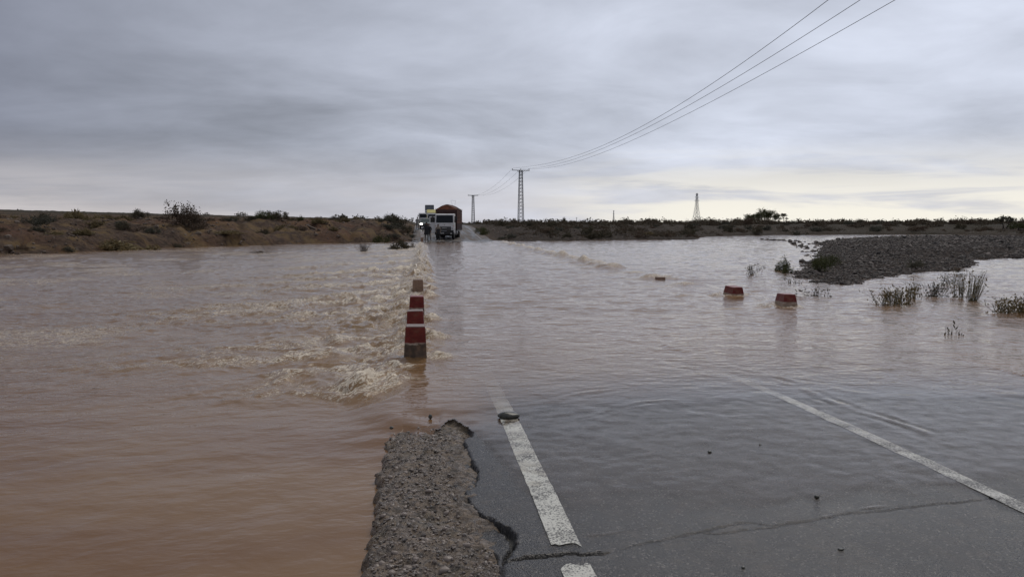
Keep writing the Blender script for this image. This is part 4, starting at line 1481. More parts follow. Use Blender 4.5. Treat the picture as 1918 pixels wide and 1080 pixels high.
used = {}
while cnt < 190 and tries < 4000:
    tries += 1
    u = rn.random()
    px = 905 + u * 960
    if rn.random() < 0.38:
        px = rn.uniform(1330, 1880)
    dist = rn.choice([rn.uniform(80, 96), rn.uniform(84, 104), rn.uniform(90, 130), rn.uniform(115, 175)]) if px < 1330 else rn.uniform(112, 185)
    p = far(px, 421, dist)
    sg = float(signed(np.array([p.x]), np.array([p.y]), flood)[0])
    if sg < 1.2 or (abs(p.x - 3.2) < 6.5):
        continue
    if sg < 2.5 and rn.random() < 0.5:
        continue
    kd = rn.choice(kinds)
    s = rn.uniform(0.5, 1.25) * (1.2 if dist > 110 else 1)
    word = {'dark': 'dark olive', 'brown': 'brown leafless', 'grey': 'dusty grey'}[kd]
    row = ('low on the bank' if sg < 5 else 'halfway up the bank' if sg < 12 else 'on the bank crest')
    lb = ('small ' if s < 0.8 else 'large ' if s > 1.1 else 'middling ') + word + ' scrub bush ' + row + ' ' + zone(px, ZONES)
    lk = LOOKS[min(used.get(lb, 0), 7)]
    used[lb] = used.get(lb, 0) + 1
    lb = lk[0] + lb
    bush(kd, p.x, p.y, gz(p.x, p.y) - 0.08, s, lb, GR, s * lk[1], 'bush', 'scrub_bush', tries)
    cnt += 1
bush_at('dark', 1133, 447, 86, 1.1, 'large dark green bush halfway down the right bank', 1.0)
bush_at('grey', 958, 450, 82, 0.7, 'round grey bush at the foot of the right bank near the road', 0.65)
bush_at('grey', 942, 448, 84, 0.6, 'smaller grey bush between the road corner and the round one', 0.5)
bush_at('green', 903, 424, 96, 1.1, 'dark round bush on the crest by the right road edge', 0.95)
bush_at('green', 905, 440, 92, 0.6, 'bright green bush at the right road edge', 0.7)
bush_at('straw', 1215, 436, 90, 0.9, 'ochre bush showing in the middle of the dark thicket', 0.8)

GL = 'scattered low scrub on the left bank'
cnt = tries = 0
ZL = [(60, 'at the far left end'), (130, 'under the lone grey skyline bush'), (200, 'left of the straw clumps'), (270, 'by the straw clumps'), (320, 'left of the big bare-twigged bush'), (385, 'below the big bare-twigged bush'), (450, 'right of the big bare-twigged bush'),
      (535, 'below the skyline bush cluster'), (600, 'near the fallen crust slab'), (660, 'below the loose pair of crest bushes'), (9999, 'towards the road end')]
while cnt < 100 and tries < 4000:
    tries += 1
    px = rn.uniform(-60, 770)
    dist = rn.uniform(44, 110)
    p = far(px, 421, dist)
    sg = float(signed(np.array([p.x]), np.array([p.y]), flood)[0])
    if sg < 0.8 or sg > 26 or p.x > -1.5:
        continue
    kd = rn.choice(['dark', 'brown', 'brown', 'grey', 'straw', 'straw'])
    word = {'dark': 'dark olive scrub bush', 'brown': 'brown scrub clump', 'grey': 'grey scrub bush', 'straw': 'straw tuft'}[kd]
    s = rn.uniform(0.30, 0.95)
    lb = ('small ' if s < 0.52 else 'large ' if s > 0.75 else 'middling ') + word + (' low on the slope ' if sg < 4 else ' on the slope ' if sg < 11 else ' on the bank top ') + zone(px, ZL)
    lk = LOOKS[min(used.get(lb, 0), 7)]
    used[lb] = used.get(lb, 0) + 1
    lb = lk[0] + lb
    bush(kd, p.x, p.y, gz(p.x, p.y) - 0.06, s, lb, GL, s * lk[1], 'bush', 'scrub_bush', tries + 7000)
    cnt += 1

# far scrub that reads as one mass
rs = np.random.RandomState(91)
pts = []
while len(pts) < 1800:
    if len(pts) < 330:
        px, dist = rs.uniform(900, 1998), 82 * (170 / 82.0) ** rs.rand()
    else:
        px, dist = rs.uniform(-80, 1998), 140 * (1500 / 140.0) ** rs.rand()
    p = far(px, 421, dist)
    if abs(p.x - 3.2) < 9 and dist < 260:
        continue
    if px < 800 and rs.rand() < 0.95:
        continue
    if float(signed(np.array([p.x]), np.array([p.y]), flood)[0]) < 3:
        continue
    pts.append((p.x, p.y, dist))
Vs, Fs, off = [], [], 0
xy = np.array(pts)
zz = ground_z(xy[:, 0], xy[:, 1])
for (x, y, d), z in zip(pts, zz):
    s = rs.uniform(0.6, 1.5) * (1 + d / 1500) * (0.62 if d < 140 else 1.0)
    V, F, _ = leaf_cloud(170 if d < 170 else 46, 0.9 * s, 0.9 * s, 0.62 * s, (0.14 if d < 170 else 0.28) * s, rs.randint(1e6), clumps=12, spread=0.22)
    Vs.append(V + np.array([x, y, z - 0.05]))
    Fs.append(F + off)
    off += len(V)
tag(link('scrub', np_mesh('scrub', np.concatenate(Vs), np.concatenate(Fs), False), M['leaf_scrub']), kind='stuff')


# ---- trees
def tree(px, py, dist, label, lobes, trunk_h, leafmat, seed, palm=False):
    p = far(px, py, dist)
    t = thing('tree', label, 'tree', (p.x, p.y, gz(p.x, p.y) - 0.1), 0)
    rn = random.Random(seed)
    lines = []
    Vs, Fs, off = [], [], 0
    for k, (ox, oz, rx, rz, nn_) in enumerate(lobes):
        V, F, C = leaf_cloud(nn_, rx, rx * 0.8, rz, 0.16, seed * 10 + k, clumps=26, spread=0.15)
        Vs.append(V + np.array([ox, 0, oz])); Fs.append(F + off); off += len(V)
        top = Vector((ox, 0, oz + rz * 0.3))
        a = Vector((ox * 0.35, rn.uniform(-.2, .2), 0))
        lines.append(([a, a.lerp(top, 0.4) + Vector((0.1, 0, 0)), top], 0.14, 0.05))
        for q in range(4):
            c = Vector(C[rn.randrange(len(C))]) + Vector((ox, 0, oz))
            lines.append(([top, top.lerp(c, 0.5) + Vector((0, 0, 0.1)), c], 0.05, 0.015))
    V, F = tubes(lines, 5)
    link('trunk', np_mesh('trunk', V, F), M['twig'], t)
    link('crown', np_mesh('crown', np.concatenate(Vs), np.concatenate(Fs), False), leafmat, t)
    return t


tree(1432, 419, 165, 'wide dark tree clump rising over the far bank', [(-2.9, 1.1, 1.7, 1.2, 900), (-0.8, 1.5, 2.0, 1.6, 1500), (1.5, 1.5, 1.8, 1.5, 1200), (2.9, 1.1, 1.2, 1.1, 500), (-1.4, 0.7, 2.4, 0.9, 800)], 1, M['leaf_green'], 3)
tree(1466, 419, 168, 'slim tree with a flat tuft leaning from the dark clump', [(0.2, 1.8, 0.8, 0.5, 260), (0.9, 1.2, 0.3, 0.3, 60)], 1, M['leaf_dark'], 4)
tree(1882, 424, 130, 'bare grey tree over the far end of the gravel bar', [(-0.6, 1.2, 1.3, 0.85, 420), (0.9, 1.3, 1.0, 0.7, 300)], 1, M['leaf_grey'], 5)
tree(1907, 435, 122, 'dark green thicket at the right end of the far bank', [(0, 0.3, 1.8, 1.0, 700), (1.8, 0.3, 1.5, 0.9, 500)], 1, M['leaf_green'], 6)
tree(1497, 432, 125, 'round green thicket at the water edge below the dark tree clump', [(0, 0.3, 1.5, 1.1, 600), (-1.6, 0.1, 1.1, 0.7, 300)], 1, M['leaf_grey'], 7)

# ---- fallen slab of crust on the left bank
p = far(590, 427, 78)
mb = MB()
mb.box((0, 0, 0), (1.6, 0.7, 0.16), 0.04, Matrix.Rotation(R(24), 3, 'Y'))
o = mb.build('crust_slab', M['bank_stone'])
o.location = (p.x, p.y - 1.2, gz(p.x, p.y - 1.2) + 0.14)
tag(o, 'tilted pale slab of crust broken from the bank top', 'slab')


# ------------------------------------------------------------------ power line
def pylon(px, ptop, dist, top_w, base_w, arm, label, bays=15, mem=0.05, mat=None, ins=True):
    top = far(px, ptop, dist)
    z0 = gz(top.x, top.y) - 0.2
    H = top.z - z0
    t = thing('power_pylon', label, 'pylon', (top.x, top.y, z0), math.atan2(-18, 125) * -1, None)
    hw = lambda z: (base_w + (top_w - base_w) * z / H) / 2
    mat = mat or M['steel']
    for sx, sy in ((-1, -1), (1, -1), (1, 1), (-1, 1)):
        mb = MB()
        mb.bar((sx * base_w / 2, sy * base_w / 2, 0), (sx * top_w / 2, sy * top_w / 2, H), mem)
        mb.build('leg', mat, t)
    mb = MB()
    zs = [H * (1 - (1 - i / bays) ** 1.05) for i in range(bays + 1)]
    for i in range(bays):
        a, b = zs[i], zs[i + 1]
        wa, wb = hw(a), hw(b)
        for (ax, ay), (cx_, cy_) in (((-1, -1), (1, -1)), ((1, -1), (1, 1)), ((1, 1), (-1, 1)), ((-1, 1), (-1, -1))):
            mb.bar((ax * wa, ay * wa, a), (cx_ * wb, cy_ * wb, b), mem * 0.62)
            mb.bar((cx_ * wa, cy_ * wa, a), (ax * wb, ay * wb, b), mem * 0.62)
    mb.build('bracing', mat, t)
    mb = MB()
    at_ = 0.06 if dist < 200 else 0.10
    mb.bar((-arm, -0.18, H), (arm, -0.18, H), at_)
    mb.bar((-arm, 0.18, H), (arm, 0.18, H), at_)
    for k_ in range(7):
        x = -arm + 2 * arm * k_ / 6
        mb.bar((x, -0.18, H), (x, 0.18, H), 0.04)
    mb.bar((-arm * 0.45, 0, H), (0, 0, H - 0.9), 0.035)
    mb.bar((arm * 0.45, 0, H), (0, 0, H - 0.9), 0.035)
    mb.build('crossarm', mat, t)
    pts = []
    R_ = Matrix.Rotation(t.rotation_euler[2], 3, 'Z')
    for x in (-arm * 0.95, 0.0, arm * 0.95):
        if ins:
            mb = MB()
            for q in range(3):
                mb.cyl((x, 0, H + 0.12 + 0.09 * q), 0.07, 0.05, seg=10)
            mb.cyl((x, 0, H + 0.2), 0.025, 0.42, seg=8)
            mb.build('insulator', M['insulator'], t)
        pts.append(Vector((top.x, top.y, z0)) + R_ @ Vector((x, 0, H + 0.4)))
    return t, pts


P1, A1 = pylon(975.5, 319, 167, 0.62, 1.15, 1.95, 'dark lattice pylon standing tall right of the truck', 16)
P2, A2 = pylon(886, 366, 294, 0.62, 1.15, 1.95, 'smaller distant lattice pylon between truck and tall pylon', 14, 0.06)

# wires: from the tall pylon over the road towards the viewer
GW = 'overhead wires of the power line'
wire_px = [((1059, 297.5), (1112, 280), (1218, 229), (1404, 111), (1551, 0)),
           ((1059, 301), (1112, 287), (1218, 239), (1404, 127), (1617, 0)),
           ((1059, 305.5), (1112, 293.5), (1218, 252), (1404, 147), (1684, 0))]
WL_ = ['uppermost wire crossing the sky towards the tall lattice pylon', 'middle wire crossing the sky towards the tall lattice pylon', 'lowest wire crossing the sky towards the tall lattice pylon']
for i in range(3):
    a = A1[i]
    # the middle wire's run in plan fixes the direction; each wire is parallel to it
    side_ = (i - 1) * 1.85
    pts = [a]
    pl = []
    dirv = Vector((0.1455, -1.0, 0))        # in view-axis plan: right, towards the viewer
    for (u, v) in wire_px[i]:
        x0 = 1.84 + side_
        k_ = (u - PW / 2) / F_PX
        s_ = (x0 + 0.1455 * 167) / (k_ + 0.1455)
        d = ray(u, v)
        # depth along the horizontal view axis
        hd = d.x * math.sin(YAW) + d.y * math.cos(YAW)
        P = Vector((0, 0, CAM_Z)) + d * (s_ / hd)
        pl.append((s_, P))
    # smooth the sag with a parabola in s, keep the plan straight
    S_ = np.array([167.0] + [q[0] for q in pl])
    Zs = np.array([a.z] + [q[1].z for q in pl])
    co = np.polyfit(S_, Zs, 3)
    A_ = Vector((a.x, a.y, 0))
    P_end = pl[-1][1]
    dirp = (Vector((P_end.x, P_end.y, 0)) - A_) / (pl[-1][0] - 167.0)
    line = []
    for s_ in list(np.linspace(167, 44, 60)) + list(np.linspace(40, -10, 12)):
        q = A_ + dirp * (s_ - 167.0)
        zz_ = np.polyval(co, s_) if s_ >= 42 else np.polyval(co, 42) + (42 - s_) * 0.06
        line.append((q.x, q.y, float(zz_)))
    off_ = a.z - line[0][2]
    line = [(x, y, z + off_ * max(0, 1 - j / 12)) for j, (x, y, z) in enumerate(line)]
    V, F = tubes([(line, 0.017, 0.017)], 4)
    tag(link('power_wire', np_mesh('power_wire', V, F), M['wire']), WL_[i], 'wire', GW)
for i, lb in enumerate(('faint far wire between the two pylons, left strand', 'faint far wire between the two pylons, middle strand', 'faint far wire between the two pylons, right strand')):
    a, b = A1[i], A2[i]
    line = [(a.lerp(b, k_ / 30) - Vector((0, 0, 2.2 * 4 * (k_ / 30) * (1 - k_ / 30))))[:] for k_ in range(31)]
    V, F = tubes([(line, 0.017, 0.017)], 4)
    tag(link('power_wire', np_mesh('power_wire', V, F), M['wire']), lb, 'wire', GW)


def mast(px, ptop, dist, base_w, label, arms, mem, mat, bays=8):
    top = far(px, ptop, dist)
    z0 = gz(top.x, top.y) - 0.5
    H = top.z - z0
    t = thing('transmission_tower', label, 'tower', (top.x, top.y, z0), 0.25)
    # legs splay below the waist, run straight above it
    w_ = lambda z: base_w * (1 - 0.62 * min(1, z / (0.55 * H))) - (0.25 * base_w * max(0, z / H - 0.55) / 0.45)
    for sx, sy in ((-1, -1), (1, -1), (1, 1), (-1, 1)):
        mb = MB()
        zs = [0, 0.55 * H, H]
        for a, b in zip(zs[:-1], zs[1:]):
            mb.bar((sx * w_(a) / 2, sy * w_(a) / 2, a), (sx * w_(b) / 2, sy * w_(b) / 2, b), mem)
        mb.build('leg', mat, t)
    mb = MB()
    zs = [H * i / bays for i in range(bays + 1)]
    for a, b in zip(zs[:-1], zs[1:]):
        wa, wb = w_(a) / 2, w_(b) / 2
        for (ax, ay), (cx_, cy_) in (((-1, -1), (1, -1)), ((1, -1), (1, 1)), ((1, 1), (-1, 1)), ((-1, 1), (-1, -1))):
            mb.bar((ax * wa, ay * wa, a), (cx_ * wb, cy_ * wb, b), mem * 0.7)
            mb.bar((cx_ * wa, cy_ * wa, a), (ax * wb, ay * wb, b), mem * 0.7)
            mb.bar((ax * wb, ay * wb, b), (cx_ * wb, cy_ * wb, b), mem * 0.6)
    mb.build('bracing', mat, t)
    for f, ln in arms:
        mb = MB()
        z = H * f
        mb.bar((-ln, 0, z), (ln, 0, z), mem * 0.9)
        mb.bar((-ln, 0, z), (0, 0, z + 0.05 * H), mem * 0.7)
        mb.bar((ln, 0, z), (0, 0, z + 0.05 * H), mem * 0.7)
        mb.build('crossarm', mat, t)
    return t


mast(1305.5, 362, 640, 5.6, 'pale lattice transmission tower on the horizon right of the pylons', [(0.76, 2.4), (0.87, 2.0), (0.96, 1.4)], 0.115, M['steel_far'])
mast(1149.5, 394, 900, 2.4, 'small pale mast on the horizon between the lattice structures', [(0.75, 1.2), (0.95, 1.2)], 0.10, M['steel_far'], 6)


def pole(px, ptop, dist, label, arm=0.6):
    top = far(px, ptop, dist)
    z0 = gz(top.x, top.y) - 0.3
    t = thing('utility_pole', label, 'pole', (top.x, top.y, z0), 0)
    mb = MB(); mb.bar((0, 0, 0), (0, 0, top.z - z0), 0.16, 0.12, 8); mb.build('shaft', M['steel'], t)
    mb = MB(); mb.bar((-arm, 0, top.z - z0 - 0.3), (arm, 0, top.z - z0 - 0.3), 0.08); mb.build('crossarm', M['steel'], t)


pole(1035, 409, 500, 'thin pole on the horizon just right of the tall pylon')
pole(1080, 407, 520, 'thin pole on the horizon left of the small pale mast')
pole(1826, 413, 600, 'thin pole on the horizon near the bare grey tree')
pole(1818, 415, 620, 'shorter thin pole on the horizon near the bare grey tree')


# ================================================================== VEHICLES
M['cab'] = simple('chalky_white_enamel', (0.76, 0.76, 0.75), 0.35, var=0.04, scale=3, dirt=(0.36, 0.28, 0.22), dirt_amt=0.30)
M['glass'] = simple('dark_window_glass', (0.012, 0.016, 0.019), 0.12, var=0.2, spec=0.25)
M['black'] = simple('black_trim', (0.018, 0.018, 0.019), 0.5, dirt=(0.07, 0.055, 0.045), dirt_amt=0.5)
M['tyre'] = simple('tyre_rubber', (0.020, 0.019, 0.019), 0.75, dirt=(0.08, 0.06, 0.045), dirt_amt=0.6)
M['rim'] = simple('dull_rim', (0.22, 0.21, 0.20), 0.5, 0.5, dirt=(0.12, 0.085, 0.06), dirt_amt=0.6)
M['greypaint'] = simple('bumper_grey', (0.30, 0.30, 0.31), 0.45, dirt=(0.15, 0.11, 0.085), dirt_amt=0.5)
M['tarp'] = simple('rust_tarpaulin', (0.185, 0.072, 0.038), 0.8, var=0.4, scale=1.6, dirt=(0.06, 0.026, 0.018), dirt_amt=0.8, bump=0.6)
M['board'] = simple('dark_red_boards', (0.055, 0.022, 0.018), 0.7, var=0.35, scale=2.5, dirt=(0.03, 0.016, 0.013), dirt_amt=0.6)
M['lens'] = simple('lamp_glass', (0.62, 0.62, 0.60), 0.15)
M['amber'] = simple('amber_lens', (0.55, 0.20, 0.03), 0.2)
M['plate'] = simple('number_plate', (0.62, 0.62, 0.58), 0.4)
M['silver'] = simple('silver_green_car_paint', (0.22, 0.25, 0.24), 0.3, 0.3, dirt=(0.15, 0.12, 0.10), dirt_amt=0.4)
M['yellow'] = simple('yellow_roof_paint', (0.68, 0.60, 0.20), 0.45, var=0.1, dirt=(0.30, 0.24, 0.10), dirt_amt=0.4)
M['blue'] = simple('blue_cab_paint', (0.10, 0.20, 0.36), 0.4)
M['greytarp'] = simple('grey_tarpaulin', (0.15, 0.165, 0.185), 0.7, var=0.2, scale=2)
mm, tt, oo = material('lit_headlamp')
em = tt.n('ShaderNodeEmission')
em.inputs[0].default_value = (1.0, 0.98, 0.93, 1)
em.inputs[1].default_value = 6.0
tt.link(em.outputs[0], oo.inputs[0])
M['lit'] = mm


def wheel(parent, x, y, r, w_, label=None):
    mb = MB()
    mb.ring((0, 0, 0), r * 0.76, r * 0.24, seg=22, sec=8)
    for v in mb.bm.verts:
        v.co.x *= w_ / (r * 0.6)
    o = mb.build('wheel', M['tyre'], parent, True)
    o.location = (x, y, r)
    mb = MB(); mb.cyl((0, 0, 0), r * 0.58, w_ * 0.72, 'X', 18); mb.cyl((0, 0, 0), r * 0.20, w_ * 0.95, 'X', 12)
    mb.build('rim', M['rim'], o)
    return o


def heap(parent, name, mat, x0, x1, y0, y1, z0, zpk, seed, nx=16, ny=26):
    xs = np.linspace(0, 1, nx)
    ys = np.linspace(0, 1, ny)
    U, V_ = np.meshgrid(xs, ys)
    prof = (1 - np.abs(2 * U - 1) ** 1.75) * (0.75 + 0.25 * np.clip(np.sin(np.pi * (0.12 + 0.88 * V_)), 0, 1) ** 0.5)
    Zz = z0 + (zpk - z0) * prof * (0.88 + 0.22 * fbm(U * 3 + seed, V_ * 4, 3, 500 + seed)) + 0.03 * fbm(U * 9, V_ * 14, 2, 520 + seed)
    Zz = np.where((U < 0.01) | (U > 0.99), z0 - 0.03, Zz)
    P = np.stack([x0 + (x1 - x0) * U, y0 + (y1 - y0) * V_, Zz], -1).reshape(-1, 3)
    F = grid_faces(ny, nx)
    # front and rear closing faces
    me = np_mesh(name, P, F)
    bm = bmesh.new(); bm.from_mesh(me)
    bm.verts.ensure_lookup_table()
    tops = [[bm.verts[row * nx + i] for i in range(nx)] for row in (0, ny - 1)]
    for top in tops:
        b0 = bm.verts.new((x0, top[0].co.y, z0 - 0.06)); b1 = bm.verts.new((x1, top[0].co.y, z0 - 0.06))
        bm.faces.new([b0] + top + [b1])
    bm.to_mesh(me); bm.free()
    return link(name, me, mat, parent)


# ---- the loaded truck
p = far(832.8, 449, 82)
zt = float(road_z(p.y)) + 0.0
TR = thing('loaded_truck', 'white cabbed truck with high rust brown covered load at the water edge', 'truck', (p.x, p.y, zt), R(-8.2))
HWc = 0.985
mb = MB()
# cab shell, profile in y/z: raked screen, flat front
mb.prism([(0.05, 0.62), (0.0, 0.95), (0.0, 1.72), (0.20, 2.66), (0.36, 2.74), (1.55, 2.74), (1.66, 2.60), (1.66, 0.62)], -HWc, HWc, 0.035)
cab = mb.build('cab', M['cab'], TR)
mb = MB(); mb.hexa([(-0.90, -0.012, 1.80), (0.90, -0.012, 1.80), (0.90, 0.03, 1.80), (-0.90, 0.03, 1.80), (-0.87, 0.155, 2.58), (0.87, 0.155, 2.58), (0.87, 0.20, 2.58), (-0.87, 0.20, 2.58)], 0.01)
ws = mb.build('windscreen', M['glass'], cab)
mb = MB()
for x in (-0.45, 0.40):
    mb.bar((x, -0.04, 1.80), (x + 0.48, 0.0, 1.96), 0.012)
mb.build('wiper', M['black'], cab)
mb = MB(); mb.box((0, -0.005, 1.19), (1.36, 0.06, 0.40), 0.02); gr = mb.build('grille', M['black'], cab)
for i in range(3):
    mb = MB(); mb.box((0, -0.036, 1.10 + 0.10 * i), (1.22, 0.016, 0.022)); mb.build('slat', M['greypaint'], cab)
mb = MB()
for i in range(5):
    mb.box((-0.20 + 0.10 * i, -0.05, 1.245), (0.07, 0.012, 0.055))
mb.build('badge', M['plate'], cab)
mb = MB(); mb.cyl((0, -0.02, 1.56), 0.045, 0.02, 'Y', 14); mb.build('emblem', M['greypaint'], cab)
for x in (-0.80, 0.80):
    mb = MB(); mb.box((x, -0.012, 1.20), (0.24, 0.05, 0.20), 0.02); mb.build('headlight', M['lens'], cab)
    mb = MB(); mb.box((x * 1.16, 0.012, 1.44), (0.06, 0.04, 0.12), 0.01); mb.build('indicator', M['amber'], cab)
mb = MB(); mb.box((0, -0.10, 0.66), (2.02, 0.20, 0.30), 0.04); mb.build('bumper', M['black'], TR)
mb = MB(); mb.box((-0.30, -0.03, 0.94), (1.05, 0.10, 0.07), 0.015); mb.build('lower_panel', M['greypaint'], TR)
mb = MB(); mb.box((-0.28, -0.208, 0.70), (0.50, 0.012, 0.12), 0.004); pl_ = mb.build('number_plate', M['plate'], TR)
mb = MB()
for i in range(6):
    mb.box((-0.46 + 0.072 * i, -0.218, 0.70), (0.035, 0.006, 0.06))
mb.build('digits', M['black'], pl_)
for x in (-0.72, 0.72):
    mb = MB(); mb.cyl((x, -0.205, 0.66), 0.07, 0.03, 'Y', 14); mb.build('fog_lamp', M['lens'], TR)
mb = MB(); mb.box((0, -0.004, 0.83), (1.92, 0.06, 0.36), 0.02); mb.build('valance', M['black'], TR)
# right side door with window, left door standing open
mb = MB(); mb.box((HWc + 0.012, 0.86, 1.62), (0.03, 1.10, 1.75), 0.012); d_ = mb.build('door', M['cab'], TR)
mb = MB(); mb.hexa([(HWc + 0.02, 0.40, 1.82), (HWc + 0.036, 0.40, 1.82), (HWc + 0.036, 1.34, 1.82), (HWc + 0.02, 1.34, 1.82), (HWc + 0.02, 0.55, 2.45), (HWc + 0.036, 0.55, 2.45), (HWc + 0.036, 1.34, 2.45), (HWc + 0.02, 1.34, 2.45)])
mb.build('window', M['glass'], d_)
mb = MB(); mb.box((HWc + 0.04, 1.22, 1.58), (0.025, 0.16, 0.03)); mb.build('handle', M['black'], d_)
dl = MB()
dl.box((-HWc - 0.34, 0.42, 1.58), (0.66, 0.05, 1.78), 0.02)
dd = dl.build('door', M['cab'], TR); dd['label'] = 'open white driver door'
mb = MB(); mb.box((-HWc - 0.33, 0.385, 2.10), (0.46, 0.03, 0.52), 0.01); mb.build('window', M['glass'], dd)
mb = MB(); mb.box((-HWc - 0.56, 0.385, 1.56), (0.12, 0.03, 0.03)); mb.build('handle', M['black'], dd)
for s in (-1, 1):
    mb = MB(); mb.bar((s * HWc, 0.18, 2.50), (s * (HWc + 0.24), -0.05, 2.42), 0.014); mb.bar((s * HWc, 0.18, 1.95), (s * (HWc + 0.24), -0.05, 2.05), 0.014)
    mb.box((s * (HWc + 0.26), -0.05, 2.24), (0.20, 0.06, 0.42), 0.02); mb.build('mirror', M['black'], TR)
    mb = MB(); mb.prism([(0.18, 0.55), (0.18, 0.98), (0.42, 1.16), (1.06, 1.16), (1.28, 0.98), (1.28, 0.90), (1.05, 1.06), (0.44, 1.06), (0.28, 0.94), (0.28, 0.55)], s * 0.60 if s > 0 else -HWc - 0.03, HWc + 0.03 if s > 0 else -0.60)
    mb.build('wheel_arch', M['greypaint'], TR)
    mb = MB(); mb.box((s * (HWc - 0.08), 1.45, 0.55), (0.30, 0.34, 0.05), 0.01); mb.bar((s * (HWc - 0.08), 1.45, 0.55), (s * (HWc - 0.08), 1.45, 0.85), 0.03); mb.build('step', M['black'], TR)
    wheel(TR, s * 0.86, 0.74, 0.46, 0.28)
    wheel(TR, s * 0.96, 5.4, 0.46, 0.26)
    wheel(TR, s * 0.68, 5.4, 0.46, 0.26)
    mb = MB(); mb.box((s * 0.42, 4.0, 0.80), (0.10, 7.2, 0.20)); mb.build('chassis_rail', M['black'], TR)
mb = MB(); mb.cyl((0, 5.4, 0.46), 0.09, 1.7, 'X', 10); mb.cyl((0, 0.74, 0.46), 0.07, 1.5, 'X', 10); mb.build('axle', M['black'], TR)
mb = MB(); mb.cyl((0.88, 2.6, 0.72), 0.24, 0.9, 'Y', 16); mb.build('fuel_tank', M['greypaint'], TR)
mb = MB(); mb.box((-0.85, 2.5, 0.72), (0.35, 0.7, 0.34), 0.02); mb.build('toolbox', M['black'], TR)
BW = 1.14
mb = MB(); mb.box((0, 4.65, 1.02), (BW * 2, 5.6, 0.14), 0.01); mb.build('bed', M['black'], TR)
for k in range(7):
    mb = MB(); mb.box((0, 1.86, 1.25 + k * 0.305), (BW * 2 - 0.02, 0.05, 0.285), 0.01); mb.build('headboard_plank', M['board'], TR)
for s in (-1, 1):
    for k in range(7):
        mb = MB(); mb.box((s * (BW - 0.025), 4.66, 1.25 + k * 0.305), (0.05, 5.52, 0.285), 0.01); mb.build('side_plank', M['tarp'] if k > 1 else M['board'], TR)
    for y in (1.95, 3.3, 4.66, 6.0, 7.38):
        mb = MB(); mb.box((s * (BW + 0.022), y, 2.2), (0.045, 0.09, 2.34), 0.006); mb.build('stake', M['board'], TR)
mb = MB(); mb.box((0, 7.42, 2.2), (BW * 2 - 0.12, 0.05, 2.1), 0.01); mb.build('tailboard', M['board'], TR)
ld = heap(TR, 'tarpaulin', M['tarp'], -BW - 0.03, BW + 0.03, 1.84, 7.46, 3.22, 3.80, 3)
mb = MB()
for y in (2.6, 3.9, 5.2, 6.5):
    for i in range(12):
        a0, a1 = i / 12, (i + 1) / 12
        f = lambda a: (-BW - 0.05 + 2 * (BW + 0.05) * a, y, 3.22 + 0.56 * (1 - abs(2 * a - 1) ** 1.75))
        mb.bar(f(a0), f(a1), 0.018)
mb.build('rope', M['board'], ld)
mb = MB()
mb.bar((0.55, 3.0, 3.75), (0.30, 3.4, 4.25), 0.010); mb.bar((0.30, 3.4, 4.25), (0.85, 3.3, 4.20), 0.010); mb.bar((0.85, 3.3, 4.2), (0.80, 3.0, 3.7), 0.010)
mb.build('hoop', M['greypaint'], TR)


# ---- the queue behind it
def car(px, py, dist, rz):
    p = far(px, py, dist)
    t = thing('saloon_car', 'grey-green car with a lit headlight waiting behind the persons', 'car', (p.x, p.y, float(road_z(p.y)) + 0.01), rz)
    mb = MB()
    mb.prism([(0.02, 0.34), (0.0, 0.55), (0.08, 0.80), (0.95, 0.94), (1.0, 0.95), (3.5, 0.98), (4.1, 0.92), (4.2, 0.55), (4.15, 0.32)], -0.80, 0.80, 0.05)
    b = mb.build('body', M['silver'], t)
    mb = MB()
    mb.hexa([(-0.74, 0.92, 0.93), (0.74, 0.92, 0.93), (0.74, 3.6, 0.96), (-0.74, 3.6, 0.96), (-0.58, 1.62, 1.42), (0.58, 1.62, 1.42), (0.58, 3.0, 1.42), (-0.58, 3.0, 1.42)], 0.05)
    mb.build('roof', M['silver'], t)
    mb = MB()
    mb.hexa([(-0.68, 0.95, 0.965), (0.68, 0.95, 0.965), (0.68, 1.00, 0.965), (-0.68, 1.00, 0.965), (-0.54, 1.545, 1.385), (0.54, 1.545, 1.385), (0.54, 1.60, 1.385), (-0.54, 1.60, 1.385)])
    mb.build('windscreen', simple('grey_green_glass', (0.075, 0.095, 0.09), 0.08), t)
    mb = MB(); mb.box((0, 0.0, 0.64), (0.8, 0.05, 0.12), 0.01); mb.build('grille', M['black'], t)
    mb = MB(); mb.box((0, -0.03, 0.42), (1.56, 0.12, 0.20), 0.03); mb.build('bumper', M['black'], t)
    for s in (-1, 1):
        mb = MB(); mb.box((s * 0.60, 0.005, 0.68), (0.34, 0.07, 0.17), 0.03)
        h = mb.build('headlight', M['lit'] if s < 0 else M['lens'], t)
        if s < 0:
            h['label'] = 'switched on headlight'
        mb = MB(); mb.box((s * 0.90, 1.25, 1.00), (0.16, 0.10, 0.12), 0.03); mb.build('mirror', M['silver'], t)
        for y in (0.85, 3.35):
            wheel(t, s * 0.72, y, 0.31, 0.19)
    return t


car(797.5, 427, 104, 0.0)


